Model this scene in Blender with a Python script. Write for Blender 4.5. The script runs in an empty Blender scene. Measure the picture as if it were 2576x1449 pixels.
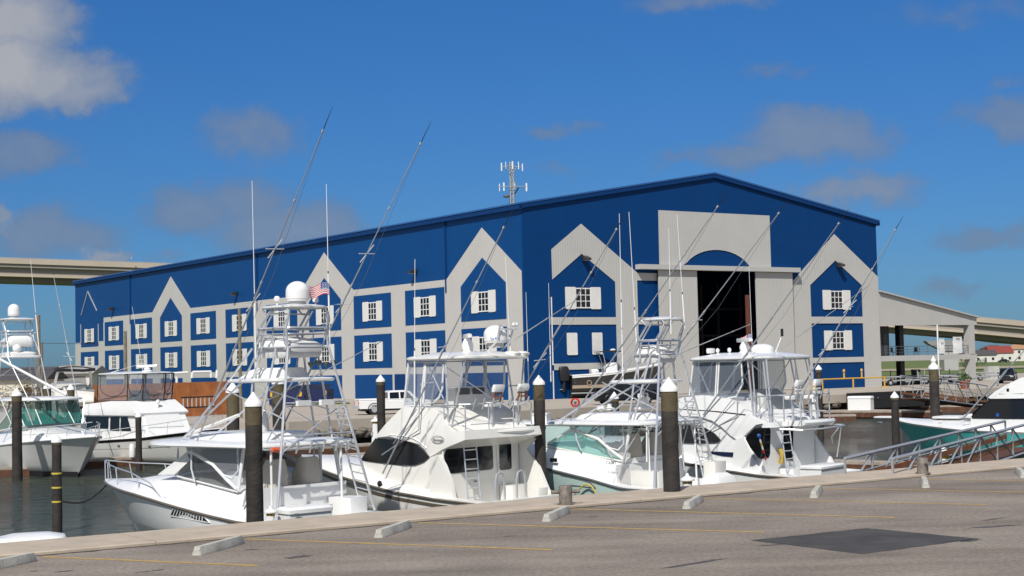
import bpy, math, random
from mathutils import Vector, Matrix
random.seed(7)
SC=bpy.context.scene
COL=SC.collection
R=math.radians
# ---------------------------------------------------------------- camera
FOC,PITCH,ROLL,EYE=3880.89,.0504,.0232,3.3124
W2,H2=1288.0,724.5
cp,sp=math.cos(PITCH),math.sin(PITCH);cr,sr=math.cos(ROLL),math.sin(ROLL)
cam=bpy.data.cameras.new('camera');camo=bpy.data.objects.new('camera',cam);COL.objects.link(camo)
cam.sensor_width=36;cam.lens=FOC/2576*36;cam.clip_start=.5;cam.clip_end=6000
_R=Vector((1,0,0));_U=Vector((0,-sp,cp));_F=Vector((0,cp,sp))
_r=cr*_R-sr*_U;_u=sr*_R+cr*_U
camo.matrix_world=Matrix(((_r.x,_u.x,-_F.x,0),(_r.y,_u.y,-_F.y,0),(_r.z,_u.z,-_F.z,EYE),(0,0,0,1)))
SC.camera=camo
SC.render.resolution_x=1024;SC.render.resolution_y=576
SC.view_settings.view_transform='Standard';SC.view_settings.look='None'
SC.view_settings.exposure=0.0;SC.view_settings.gamma=1
# surveying helpers: a sight line of the photograph met with a real plane at its real distance
def ray(u,v):
    du,dv=u-W2,v-H2
    a=cr*du-sr*dv;b=sr*du+cr*dv
    y=FOC*cp+b*sp;z=FOC*sp-b*cp
    return (a/y,1.0,z/y)
def atY(u,v,Y):
    r=ray(u,v);return (r[0]*Y,Y,EYE+r[2]*Y)
def onz(u,v,z):
    r=ray(u,v);t=(z-EYE)/r[2];return (r[0]*t,t,z)
def Zm(x0,y0,w,zw):
    k=w/zw
    return lambda zx,zy:((x0+zx*k)*2576/3872,(y0+zy*k)*2576/3872)
class Frame:
    def __init__(s,ox,oy,oz,ang):
        s.o=(ox,oy,oz);s.ca,s.sa=math.cos(ang),math.sin(ang);s.ang=ang
        s.cam=(s.ca*-ox+s.sa*-oy,s.sa*ox-s.ca*oy,EYE-oz)
    def dir(s,u,v):
        r=ray(u,v);return (s.ca*r[0]+s.sa*r[1],-s.sa*r[0]+s.ca*r[1],r[2])
    def at(s,u,v,ax,val):
        d=s.dir(u,v);t=(val-s.cam[ax])/d[ax];return tuple(s.cam[i]+t*d[i] for i in range(3))
    def X(s,q,p,v):return s.at(*q(*p),0,v)
    def Y(s,q,p,v):return s.at(*q(*p),1,v)
    def Z(s,q,p,v):return s.at(*q(*p),2,v)
    def S(s,q,p,fn):
        u,v=q(*p);y=fn(0,2)
        for i in range(40):
            c=s.at(u,v,1,y);y=.5*y+.5*fn(c[0],c[2])
        return c
# ---------------------------------------------------------------- sky and sun
SUN_EL,SUN_AZ=R(46),(-.255,-.967)          # direction towards the sun
W=bpy.data.worlds.new('World');SC.world=W;W.use_nodes=True
nt=W.node_tree;nt.nodes.clear();N=nt.nodes.new;LK=nt.links.new
def nd(t,kind,**kw):
    n=t.nodes.new(kind)
    for k,v in kw.items():
        if k=='inp':
            for i,x in v.items(): n.inputs[i].default_value=x
        else: setattr(n,k,v)
    return n
sky=nd(nt,'ShaderNodeTexSky',sky_type='NISHITA',sun_disc=False,sun_elevation=SUN_EL,
       sun_rotation=math.atan2(SUN_AZ[0],SUN_AZ[1]),altitude=0,air_density=1.0,dust_density=.35,ozone_density=4.0)
tint=nd(nt,'ShaderNodeMix',data_type='RGBA',blend_type='MULTIPLY');tint.inputs[0].default_value=1
LK(sky.outputs[0],tint.inputs[6])
tc=nd(nt,'ShaderNodeTexCoord');sep=nd(nt,'ShaderNodeSeparateXYZ');LK(tc.outputs['Generated'],sep.inputs[0])
def mth(t,op,a,b=None,c=None,clamp=False):
    n=t.nodes.new('ShaderNodeMath');n.operation=op;n.use_clamp=clamp
    for i,x in enumerate((a,b,c)):
        if x is None: continue
        if isinstance(x,(int,float)): n.inputs[i].default_value=x
        else: t.links.new(x,n.inputs[i])
    return n.outputs[0]
ay=mth(nt,'MAXIMUM',mth(nt,'ABSOLUTE',sep.outputs[1]),.05)
gx=mth(nt,'DIVIDE',sep.outputs[0],ay);gz=mth(nt,'DIVIDE',sep.outputs[2],ay)
cmb=nd(nt,'ShaderNodeCombineXYZ');LK(gx,cmb.inputs[0]);LK(gz,cmb.inputs[1])
nz=nd(nt,'ShaderNodeTexNoise',inp={'Scale':20.0,'Detail':8.0,'Roughness':.6});LK(cmb.outputs[0],nz.inputs['Vector'])
nz2=nd(nt,'ShaderNodeTexNoise',inp={'Scale':9.0,'Detail':4.0,'Roughness':.5});LK(cmb.outputs[0],nz2.inputs['Vector'])
# ragged edges: the cloud outlines are pushed about by two scales of noise
wn=nd(nt,'ShaderNodeTexNoise',inp={'Scale':30.0,'Detail':6.0,'Roughness':.62});LK(cmb.outputs[0],wn.inputs['Vector'])
wv=nd(nt,'ShaderNodeVectorMath',operation='SUBTRACT');LK(wn.outputs['Color'],wv.inputs[0]);wv.inputs[1].default_value=(.5,.5,.5)
ws=nd(nt,'ShaderNodeVectorMath',operation='MULTIPLY');LK(wv.outputs[0],ws.inputs[0]);ws.inputs[1].default_value=(.055,.034,0)
wa=nd(nt,'ShaderNodeVectorMath',operation='ADD');LK(cmb.outputs[0],wa.inputs[0]);LK(ws.outputs[0],wa.inputs[1])
# clouds: centre (as seen in the photograph), half width, half height, thickness, brightness
CL=[(20,60,200,110,1.1,1.0),(110,195,210,85,1.1,.9),(-20,170,240,120,1.2,1.0),(210,225,120,55,.9,.85),(60,390,210,65,.8,.3),(10,540,50,60,.8,.75),(110,590,200,90,.9,.35),
 (650,335,150,85,.72,.4),(620,500,170,75,.85,.35),(690,570,240,80,.85,.4),(480,540,170,65,.85,.3),(420,500,90,45,.6,.3),(265,640,70,26,.8,.9),(1420,322,110,28,.55,.35),
 (1750,400,160,32,.6,.35),(2030,350,220,95,.85,.45),(1880,390,200,55,.75,.4),(2140,480,210,52,.78,.62),(2530,290,170,70,.75,.35),(2560,210,90,40,.55,.35),
 (2480,600,150,45,.7,.3),(2560,575,80,36,.6,.35),(1750,0,220,40,.5,.5),(1950,180,110,26,.4,.3),(2400,720,120,30,.5,.35),(95,640,120,30,.55,.4),(420,650,60,30,.5,.5),(2430,30,260,50,.35,.4),(1400,430,90,26,.4,.4)]
den=None;brt=None
for (u,v,a,b,wt,br) in CL:
    d=ray(u,v)
    mp=nd(nt,'ShaderNodeMapping',vector_type='TEXTURE');mp.inputs['Location'].default_value=(d[0],d[2],0);mp.inputs['Scale'].default_value=(a/FOC,b/FOC,1)
    LK(wa.outputs[0],mp.inputs[0])
    ln=nd(nt,'ShaderNodeVectorMath',operation='LENGTH');LK(mp.outputs[0],ln.inputs[0])
    fall=mth(nt,'MULTIPLY',mth(nt,'SUBTRACT',1.3,ln.outputs['Value'],clamp=True),wt)
    den=fall if den is None else mth(nt,'MAXIMUM',den,fall)
    bb=mth(nt,'MULTIPLY',fall,br)
    brt=bb if brt is None else mth(nt,'MAXIMUM',brt,bb)
noi=mth(nt,'MULTIPLY',mth(nt,'SUBTRACT',mth(nt,'ADD',mth(nt,'MULTIPLY',nz.outputs[0],.8),mth(nt,'MULTIPLY',nz2.outputs[0],.5)),.65),1.9)
mr=nd(nt,'ShaderNodeMapRange',interpolation_type='SMOOTHSTEP');mr.inputs['From Min'].default_value=.08;mr.inputs['From Max'].default_value=.72
LK(mth(nt,'ADD',den,mth(nt,'MULTIPLY',noi,mth(nt,'MINIMUM',mth(nt,'MULTIPLY',den,3.0),1.0))),mr.inputs['Value'])
cov=mth(nt,'MULTIPLY',mr.outputs[0],mth(nt,'ADD',mth(nt,'MULTIPLY',brt,.35),.60,clamp=True))
ccol=nd(nt,'ShaderNodeMix',data_type='RGBA');ccol.inputs[6].default_value=(1.3,1.9,3.0,1);ccol.inputs[7].default_value=(3.9,4.1,4.6,1)
LK(mth(nt,'ADD',mth(nt,'MULTIPLY',brt,.82),mth(nt,'MULTIPLY',noi,.28),clamp=True),ccol.inputs[0])
# tint shifts from deep blue overhead to a paler, greener blue at the horizon
tg=nd(nt,'ShaderNodeMapRange',inp={'From Min':0.0,'From Max':.30});LK(sep.outputs[2],tg.inputs[0])
tm=nd(nt,'ShaderNodeMix',data_type='RGBA');tm.inputs[6].default_value=(.215,.395,.67,1);tm.inputs[7].default_value=(.185,.50,.85,1);LK(tg.outputs[0],tm.inputs[0]);LK(tm.outputs[2],tint.inputs[7])
# bright cloud added to the unseen sky behind and overhead as neutral fill light
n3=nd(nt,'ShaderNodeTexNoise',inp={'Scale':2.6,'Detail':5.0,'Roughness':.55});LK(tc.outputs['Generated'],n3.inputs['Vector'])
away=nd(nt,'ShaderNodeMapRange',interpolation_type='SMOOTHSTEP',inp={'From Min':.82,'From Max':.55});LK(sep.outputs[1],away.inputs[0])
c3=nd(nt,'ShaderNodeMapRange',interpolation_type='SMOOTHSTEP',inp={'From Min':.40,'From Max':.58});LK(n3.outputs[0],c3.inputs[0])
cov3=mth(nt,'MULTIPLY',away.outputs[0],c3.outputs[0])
cm=nd(nt,'ShaderNodeMix',data_type='RGBA');LK(cov,cm.inputs[0]);LK(tint.outputs[2],cm.inputs[6]);LK(ccol.outputs[2],cm.inputs[7])
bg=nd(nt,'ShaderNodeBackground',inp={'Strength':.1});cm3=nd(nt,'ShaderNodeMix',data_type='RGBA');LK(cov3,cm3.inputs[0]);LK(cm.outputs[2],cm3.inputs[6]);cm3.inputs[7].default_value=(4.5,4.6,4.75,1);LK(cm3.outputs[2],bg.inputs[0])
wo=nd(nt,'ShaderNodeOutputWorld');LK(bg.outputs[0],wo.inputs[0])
sl=bpy.data.lights.new('sun','SUN');sl.energy=4.35;sl.angle=R(.53);sl.color=(1,.965,.90)
so=bpy.data.objects.new('sun',sl);COL.objects.link(so)
sd=Vector((SUN_AZ[0]*math.cos(SUN_EL),SUN_AZ[1]*math.cos(SUN_EL),math.sin(SUN_EL)))
so.rotation_euler=sd.to_track_quat('Z','Y').to_euler();so.location=(0,-20,60)
# ---------------------------------------------------------------- materials
MATS={}
def mat(name,col,rough=.5,metal=0,spec=.5,noise=0,nscale=3,bump=0,bscale=20,coat=0,col2=None,wave=None,coords='Object'):
    if name in MATS: return MATS[name]
    m=bpy.data.materials.new(name);m.use_nodes=True;t=m.node_tree;b=t.nodes['Principled BSDF']
    b.inputs['Base Color'].default_value=(*col,1);b.inputs['Roughness'].default_value=rough;b.inputs['Metallic'].default_value=metal
    b.inputs['Specular IOR Level'].default_value=spec;b.inputs['Coat Weight'].default_value=coat
    c=t.nodes.new('ShaderNodeTexCoord')
    if noise or col2:
        n=nd(t,'ShaderNodeTexNoise',inp={'Scale':nscale,'Detail':6.0,'Roughness':.6});t.links.new(c.outputs[coords],n.inputs['Vector'])
        rp=nd(t,'ShaderNodeMix',data_type='RGBA')
        c2=col2 or tuple(x*(1-noise) for x in col);c1=col if col2 else tuple(min(1,x*(1+noise*.6)) for x in col)
        rp.inputs[6].default_value=(*c2,1);rp.inputs[7].default_value=(*c1,1)
        r=nd(t,'ShaderNodeMapRange');r.inputs['From Min'].default_value=.32;r.inputs['From Max'].default_value=.68
        t.links.new(n.outputs[0],r.inputs['Value']);t.links.new(r.outputs[0],rp.inputs[0]);t.links.new(rp.outputs[2],b.inputs['Base Color'])
    if wave:   # ribs: (axis, metres per rib, strength)
        ax,per,st=wave
        s=nd(t,'ShaderNodeSeparateXYZ');t.links.new(c.outputs['Object'],s.inputs[0])
        fr=mth(t,'FRACT',mth(t,'DIVIDE',s.outputs[ax],per))
        h=mth(t,'SMOOTH_MIN',mth(t,'MULTIPLY',mth(t,'ABSOLUTE',mth(t,'SUBTRACT',fr,.5)),2.0),.55,.1)
        bp=nd(t,'ShaderNodeBump',inp={'Strength':st,'Distance':.06});t.links.new(h,bp.inputs['Height']);t.links.new(bp.outputs[0],b.inputs['Normal'])
    elif bump:
        n=nd(t,'ShaderNodeTexNoise',inp={'Scale':bscale,'Detail':5.0});t.links.new(c.outputs[coords],n.inputs['Vector'])
        bp=nd(t,'ShaderNodeBump',inp={'Strength':bump,'Distance':.03});t.links.new(n.outputs[0],bp.inputs['Height']);t.links.new(bp.outputs[0],b.inputs['Normal'])
    MATS[name]=m;return m
def glass(name,col,alpha,rough=.06):
    """thin sheet: part see-through (tinted), part shiny surface"""
    m=bpy.data.materials.new(name);m.use_nodes=True;t=m.node_tree;b=t.nodes['Principled BSDF']
    b.inputs['Base Color'].default_value=(*col,1);b.inputs['Roughness'].default_value=rough;b.inputs['Specular IOR Level'].default_value=.5
    tr=nd(t,'ShaderNodeBsdfTransparent');tr.inputs[0].default_value=(*[.55+.45*min(1,x*1.2) for x in col],1)
    mx=nd(t,'ShaderNodeMixShader',inp={0:alpha});o=t.nodes['Material Output']
    t.links.new(tr.outputs[0],mx.inputs[1]);t.links.new(b.outputs[0],mx.inputs[2]);t.links.new(mx.outputs[0],o.inputs[0])
    MATS[name]=m;return m
WHITE=mat('gelcoat_white',(.80,.80,.79),.28,noise=.04,nscale=1.5,coat=.25)
CREAM=mat('gelcoat_cream',(.81,.795,.75),.3,noise=.04,nscale=1.5,coat=.25)
PAINTW=mat('white_paint',(.78,.78,.77),.45,noise=.05)
FABW=mat('white_canvas',(.72,.72,.71),.85,bump=.5,bscale=5)
FABB=mat('beige_canvas',(.50,.46,.40),.9,bump=.5,bscale=5)
ALU=mat('polished_aluminium',(.70,.71,.73),.28,.6,noise=.1,nscale=2)
ALUD=mat('dull_aluminium',(.40,.42,.44),.5,.35,noise=.15,nscale=4)
CARB=mat('black_tip',(.012,.012,.015),.4)
BLACKG=mat('black_glass',(.006,.007,.009),.09,spec=.6)
BLACK=mat('black_plastic',(.012,.012,.013),.4)
BLACKF=mat('black_fabric',(.012,.012,.014),.85,bump=.4,bscale=8)
RUBBER=mat('rubber',(.015,.015,.015),.8)
DGREY=mat('dark_grey_panel',(.09,.10,.11),.5)
LGREY=mat('light_grey_panel',(.42,.43,.43),.5)
TEAK=mat('teak',(.30,.11,.035),.5,noise=.3,nscale=8)
CLEAR=glass('clear_vinyl',(.62,.66,.72),.22,.10)
TEALG=glass('teal_glass',(.30,.62,.57),.36,.05)
SMOKE=glass('smoked_glass',(.16,.17,.18),.34,.05)
GREENG=glass('green_glass',(.03,.20,.17),.55,.04)
CONC=mat('concrete',(.45,.375,.295),.9,noise=.16,nscale=1.2,bump=.25,bscale=14)
CONCL=mat('concrete_light',(.47,.47,.44),.9,noise=.14,nscale=3,bump=.3,bscale=18)
WOODP=mat('pile_wood',(.034,.029,.026),.85,noise=.5,nscale=3,bump=.8,bscale=12)
WOODT=mat('pile_wood_top',(.10,.078,.042),.85,noise=.3,nscale=4,bump=.5,bscale=12)
KICKB=mat('brown_board',(.27,.105,.04),.75,noise=.35,nscale=1.5)
PLANK=mat('dock_plank',(.11,.045,.022),.8,noise=.45,nscale=2,bump=.4,bscale=8)
PLANKT=mat('dock_top',(.36,.31,.26),.85,noise=.3,nscale=1.5)
YELLOW=mat('yellow_paint',(.62,.36,.04),.55,noise=.15)
RED=mat('red_plastic',(.55,.02,.015),.5)
ORANGE=mat('orange_red',(.7,.12,.04),.5)
BLUEP=mat('blue_plastic',(.02,.10,.45),.45)
TEALH=mat('teal_hull',(.07,.43,.40),.2,noise=.05,nscale=.5,coat=.4)
SEAH=mat('seafoam_hull',(.46,.60,.57),.25,noise=.04,nscale=.6,coat=.3)
GREYH=mat('pale_hull',(.62,.62,.60),.3,noise=.05,nscale=.8,coat=.3)
NAVY=mat('navy_stripe',(.012,.018,.05),.25)
BROWNS=mat('brown_stripe',(.12,.10,.08),.4)
BLKHULL=mat('black_hull',(.02,.019,.018),.12,coat=.5)
TANB=mat('tan_bottom',(.40,.32,.24),.6)
# ---------------------------------------------------------------- mesh builder
class MB:
    def __init__(s):s.v=[];s.f=[]
    def add(s,vs,fs):
        o=len(s.v);s.v+=[tuple(p) for p in vs];s.f+=[tuple(i+o for i in f) for f in fs];return s
    def poly(s,pts):return s.add(pts,[tuple(range(len(pts)))])
    def box(s,x0,x1,y0,y1,z0,z1):
        return s.add([(x0,y0,z0),(x1,y0,z0),(x1,y1,z0),(x0,y1,z0),(x0,y0,z1),(x1,y0,z1),(x1,y1,z1),(x0,y1,z1)],
          [(3,2,1,0),(4,5,6,7),(0,1,5,4),(1,2,6,5),(2,3,7,6),(3,0,4,7)])
    def cbox(s,c,d):return s.box(c[0]-d[0]/2,c[0]+d[0]/2,c[1]-d[1]/2,c[1]+d[1]/2,c[2]-d[2]/2,c[2]+d[2]/2)
    def prism(s,pts,vec):
        n=len(pts);q=[tuple(p[i]+vec[i] for i in range(3)) for p in pts]
        return s.add(list(pts)+q,[tuple(range(n))[::-1],tuple(range(n,2*n))]+[(i,(i+1)%n,n+(i+1)%n,n+i) for i in range(n)])
    def loft(s,rings,closed=True,caps=True):
        n=len(rings[0]);vs=[p for r in rings for p in r];fs=[]
        for k in range(len(rings)-1):
            for i in range(n if closed else n-1):
                j=(i+1)%n;fs.append((k*n+i,k*n+j,(k+1)*n+j,(k+1)*n+i))
        if caps and closed: fs+=[tuple(range(n))[::-1],tuple(range((len(rings)-1)*n,len(rings)*n))]
        return s.add(vs,fs)
    def tube(s,pts,r,seg=6,r2=None):
        pts=[Vector(p) for p in pts];n=len(pts);rings=[];a=None
        for i,p in enumerate(pts):
            t=(pts[min(i+1,n-1)]-pts[max(i-1,0)])
            if t.length<1e-6: t=Vector((0,0,1))
            t.normalize()
            if a is None:
                a=t.cross(Vector((0,0,1)) if abs(t.z)<.95 else Vector((1,0,0)))
            a=(a-t*a.dot(t)).normalized();b=t.cross(a)
            rr=r if r2 is None else r+(r2-r)*i/(n-1)
            rings.append([tuple(p+(a*math.cos(2*math.pi*k/seg)+b*math.sin(2*math.pi*k/seg))*rr) for k in range(seg)])
        return s.loft(rings)
    def lathe(s,prof,c=(0,0,0),seg=16,sx=1,sy=1):
        rings=[[(c[0]+max(r,1e-4)*sx*math.cos(2*math.pi*k/seg),c[1]+max(r,1e-4)*sy*math.sin(2*math.pi*k/seg),c[2]+z) for k in range(seg)] for r,z in prof]
        return s.loft(rings)
    def ell(s,c,a,b,h,seg=12,n=6):
        return s.lathe([(math.cos(t),h*math.sin(t)) for t in [math.pi*(i/n-.5) for i in range(n+1)]],c,seg,a,b)
    def build(s,name,m,parent=None,flat=False,ang=38):
        me=bpy.data.meshes.new(name);me.from_pydata(s.v,[],s.f);me.materials.append(m)
        import bmesh
        b=bmesh.new();b.from_mesh(me);bmesh.ops.recalc_face_normals(b,faces=b.faces);b.to_mesh(me);b.free()
        if not flat:
            for p in me.polygons:p.use_smooth=True
            me.set_sharp_from_angle(angle=R(ang))
        o=bpy.data.objects.new(name,me);COL.objects.link(o)
        if parent:o.parent=parent
        return o
def rrect(cx,cy,L,Wd,z,rad,n=4):
    """rounded rectangle ring, counter-clockwise"""
    out=[]
    for (sx,sy,a0) in ((1,1,0),(-1,1,90),(-1,-1,180),(1,-1,270)):
        for k in range(n+1):
            a=R(a0+90*k/n);out.append((cx+sx*(L/2-rad)+rad*math.cos(a),cy+sy*(Wd/2-rad)+rad*math.sin(a),z))
    return out
def tag(o,label=None,cat=None,group=None,kind=None):
    if label:o['label']=label
    if cat:o['category']=cat
    if group:o['group']=group
    if kind:o['kind']=kind
    return o
def thing(name,label,cat,loc=(0,0,0),rz=0,group=None):
    o=bpy.data.objects.new(name,None);COL.objects.link(o);o.location=loc;o.rotation_euler=(0,0,rz);o.empty_display_size=.3
    return tag(o,label,cat,group)
def fthing(name,label,cat,F,group=None):return thing(name,label,cat,F.o,F.ang,group)
def copy_tree(o,parent=None):
    c=o.copy();COL.objects.link(c);c.parent=parent
    for ch in list(o.children):copy_tree(ch,c)
    return c
def text_mesh(name,body,size,m,parent,origin,ex,ey,thick=.004,align='CENTER',shear=0):
    """flat lettering whose baseline runs along ex, up along ey (local vectors)"""
    cu=bpy.data.curves.new(name,'FONT');cu.body=body;cu.size=size;cu.align_x=align;cu.align_y='CENTER';cu.extrude=thick;cu.shear=shear
    to=bpy.data.objects.new(name,cu);COL.objects.link(to);bpy.context.view_layer.update()
    me=bpy.data.meshes.new_from_object(to.evaluated_get(bpy.context.evaluated_depsgraph_get()))
    bpy.data.objects.remove(to);bpy.data.curves.remove(cu)
    ex=Vector(ex).normalized();ey=Vector(ey);ey=(ey-ex*ey.dot(ex)).normalized();ez=ex.cross(ey)
    me.transform(Matrix(((ex.x,ey.x,ez.x,origin[0]),(ex.y,ey.y,ez.y,origin[1]),(ex.z,ey.z,ez.z,origin[2]),(0,0,0,1))))
    me.materials.clear();me.materials.append(m)
    o=bpy.data.objects.new(name,me);COL.objects.link(o);o.parent=parent;return o
YAW=.6024
LV=(-math.sin(YAW),math.cos(YAW));GV=(math.cos(YAW),math.sin(YAW))
def lg(l,g,z=0):return (LV[0]*l+GV[0]*g,LV[1]*l+GV[1]*g,z)     # l: across the basin, g: along the quay
WZ=-2.0                                                     # water level
# ================================================================ SETTING
def struct(name,mb,m,flat=True):
    return tag(mb.build(name,m,None,flat),kind='structure')
ASPH=mat('asphalt',(.2,.18,.165),.95,spec=.15)
def _asph():
    t=ASPH.node_tree;b=t.nodes['Principled BSDF'];c=nd(t,'ShaderNodeTexCoord')
    mp=nd(t,'ShaderNodeMapping');mp.inputs['Rotation'].default_value=(0,0,-.75);mp.inputs['Scale'].default_value=(.16,.55,1);t.links.new(c.outputs['Object'],mp.inputs[0])
    a=nd(t,'ShaderNodeTexNoise',inp={'Scale':1.0,'Detail':6.0,'Roughness':.62});t.links.new(mp.outputs[0],a.inputs['Vector'])
    g=nd(t,'ShaderNodeTexNoise',inp={'Scale':38.0,'Detail':3.0,'Roughness':.7});t.links.new(c.outputs['Object'],g.inputs['Vector'])
    k=nd(t,'ShaderNodeTexNoise',inp={'Scale':.35,'Detail':3.0});t.links.new(c.outputs['Object'],k.inputs['Vector'])
    r1=nd(t,'ShaderNodeValToRGB');e=r1.color_ramp.elements;e[0].position=.3;e[0].color=(.172,.145,.122,1);e[1].position=.62;e[1].color=(.285,.245,.210,1)
    x=e.new(.42);x.color=(.222,.188,.160,1);t.links.new(a.outputs[0],r1.inputs[0])
    r2=nd(t,'ShaderNodeMapRange',inp={'From Min':.3,'From Max':.7,'To Min':.72,'To Max':1.22});t.links.new(g.outputs[0],r2.inputs[0])
    r3=nd(t,'ShaderNodeMapRange',inp={'From Min':.35,'From Max':.65,'To Min':.88,'To Max':1.1});t.links.new(k.outputs[0],r3.inputs[0])
    g2=nd(t,'ShaderNodeTexNoise',inp={'Scale':11.0,'Detail':2.0,'Roughness':.8});t.links.new(c.outputs['Object'],g2.inputs['Vector'])
    r4=nd(t,'ShaderNodeMapRange',inp={'From Min':.36,'From Max':.64,'To Min':.80,'To Max':1.17});t.links.new(g2.outputs[0],r4.inputs[0])
    ml=nd(t,'ShaderNodeVectorMath',operation='SCALE');t.links.new(r1.outputs[0],ml.inputs[0]);t.links.new(mth(t,'MULTIPLY',r4.outputs[0],mth(t,'MULTIPLY',r2.outputs[0],r3.outputs[0])),ml.inputs['Scale'])
    t.links.new(ml.outputs[0],b.inputs['Base Color'])
    bp=nd(t,'ShaderNodeBump',inp={'Strength':.35,'Distance':.01});t.links.new(g.outputs[0],bp.inputs['Height']);t.links.new(bp.outputs[0],b.inputs['Normal'])
_asph()
WATER=mat('water',(.042,.055,.036),.08,spec=.5)
def _water():
    t=WATER.node_tree;b=t.nodes['Principled BSDF'];c=nd(t,'ShaderNodeTexCoord')
    mp=nd(t,'ShaderNodeMapping');mp.inputs['Rotation'].default_value=(0,0,.5);mp.inputs['Scale'].default_value=(1,1.6,1);t.links.new(c.outputs['Object'],mp.inputs[0])
    a=nd(t,'ShaderNodeTexNoise',inp={'Scale':1.9,'Detail':5.0,'Roughness':.62});t.links.new(mp.outputs[0],a.inputs['Vector'])
    a2=nd(t,'ShaderNodeTexNoise',inp={'Scale':.07,'Detail':2.0});t.links.new(c.outputs['Object'],a2.inputs['Vector'])
    b3=nd(t,'ShaderNodeTexNoise',inp={'Scale':.5,'Detail':3.0,'Roughness':.5});t.links.new(mp.outputs[0],b3.inputs['Vector'])
    bp=nd(t,'ShaderNodeBump',inp={'Strength':1.0,'Distance':.22});t.links.new(mth(t,'ADD',a.outputs[0],mth(t,'MULTIPLY',b3.outputs[0],2.4)),bp.inputs['Height']);t.links.new(bp.outputs[0],b.inputs['Normal'])
    r=nd(t,'ShaderNodeMapRange',inp={'From Min':.35,'From Max':.65,'To Min':.03,'To Max':.12});t.links.new(a2.outputs[0],r.inputs[0]);t.links.new(r.outputs[0],b.inputs['Roughness'])
_water()
GRASS=mat('grass_field',(.12,.17,.03),.95,nscale=.05,col2=(.10,.115,.035))
WHARFC=mat('wharf_concrete',(.42,.365,.30),.9,noise=.12,nscale=.25)
struct('parking_lot',MB().poly([lg(28.9,-500),lg(28.9,500),lg(-120,500),lg(-120,-500)]),ASPH)
struct('water',MB().poly([lg(20,-900,WZ),lg(20,900,WZ),lg(110,900,WZ),lg(110,-900,WZ)]),WATER)
ED=[(97,-900),(97,39),(91.5,45),(92,56),(99.3,100),(99.3,900)]
struct('ground',MB().poly([lg(l+3,g,-.03) for l,g in ED]+[lg(4000,4000,-.03),lg(4000,-4000,-.03)]),GRASS)
wf=MB()
wf.prism([lg(l,g,0) for l,g in ED]+[lg(178,900,0),lg(178,260,0),lg(150,120,0),lg(185,70,0),lg(330,-20,0),lg(330,-900,0)],(0,0,-.75))
struct('wharf',wf,WHARFC)
RIP=mat('riprap',(.16,.14,.115),.95,noise=.5,nscale=2.2,bump=1,bscale=6)
rb=MB()
random.seed(3)
for i in range(420):
    s=random.random();k=random.choice([2,2,3,3,4]) if s>.15 else 1
    (l0,g0),(l1,g1)=ED[k],ED[k+1] if k<4 else (99.3,150)
    if k==1: l0,g0,l1,g1=97,-20,97,39
    t=random.random();l=l0+(l1-l0)*t;g=g0+(g1-g0)*t;r=random.uniform(.15,.34)
    z=random.uniform(-1.15,-.72)
    x,y,_=lg(l-random.uniform(-.35,.12)-(z+.72)*.3,g)
    rb.ell((x,y,z),r*1.3,r,r*.8,7,4)
tag(rb.build('rubble',RIP,None,True),kind='stuff')
bk=MB()
for k in range(5):
    (l0,g0),(l1,g1)=ED[k],ED[k+1];a,b=lg(l0+1.4,g0),lg(l1+1.4,g1)
    bk.poly([(*a[:2],-3),(*b[:2],-3),(*b[:2],-.7),(*a[:2],-.7)])
struct('quay_wall',bk,mat('shadow_dark_wall',(.03,.022,.018),.8,noise=.5,nscale=1))  # dark colour stands in for the shadow under the wharf
SHEET=mat('rust_sheet_piling',(.10,.045,.028),.8,noise=.5,nscale=1.5)
shp=MB()
for i in range(44):
    g=95+i*.95;x=lg(100.3+(0 if i%2 else .35),g);shp.box(x[0]-.42,x[0]+.42,x[1]-.3,x[1]+.3,-3,-.76 if i%2 else -.9)
struct('sheet_piling',shp,SHEET)
# the near quay: a raised concrete cap in long slabs, and its wall
cap=MB();gs=[-120,-72,-60,-48,-36,-24,-12.6,-.7,11.3,23.4,35.4,47.4,59.4,71.4,84,96,140]
for a,b in zip(gs,gs[1:]):
    e=.018;r=.03
    sec=[(28.82,-.05),(28.82,.05),(28.82+r,.07),(30.93-r,.07),(30.93,.04),(30.93,-.9),(30.7,-.9)]
    cap.loft([[lg(l,a+e,z) for l,z in sec],[lg(l,b-e,z) for l,z in sec]])
struct('quay_cap',cap,CONC)
nw=MB();a,b=lg(30.5,-400),lg(30.5,400);nw.poly([(*a[:2],-3),(*b[:2],-3),(*b[:2],-.5),(*a[:2],-.5)]);struct('near_quay_wall',nw,MATS['shadow_dark_wall'])
DIRT=mat('kerb_dirt',(.075,.062,.05),.95,noise=.4,nscale=4)
random.seed(4);top_=[];bot_=[]
for i in range(400):
    g=-30+i*.25;top_.append(lg(28.815,g,.006));bot_.append(lg(28.77-random.uniform(0,.09)**1.0-(.10 if random.random()<.05 else 0),g,.006))
struct('kerb_dirt',MB().loft([top_,bot_],closed=False,caps=False),DIRT)
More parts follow.
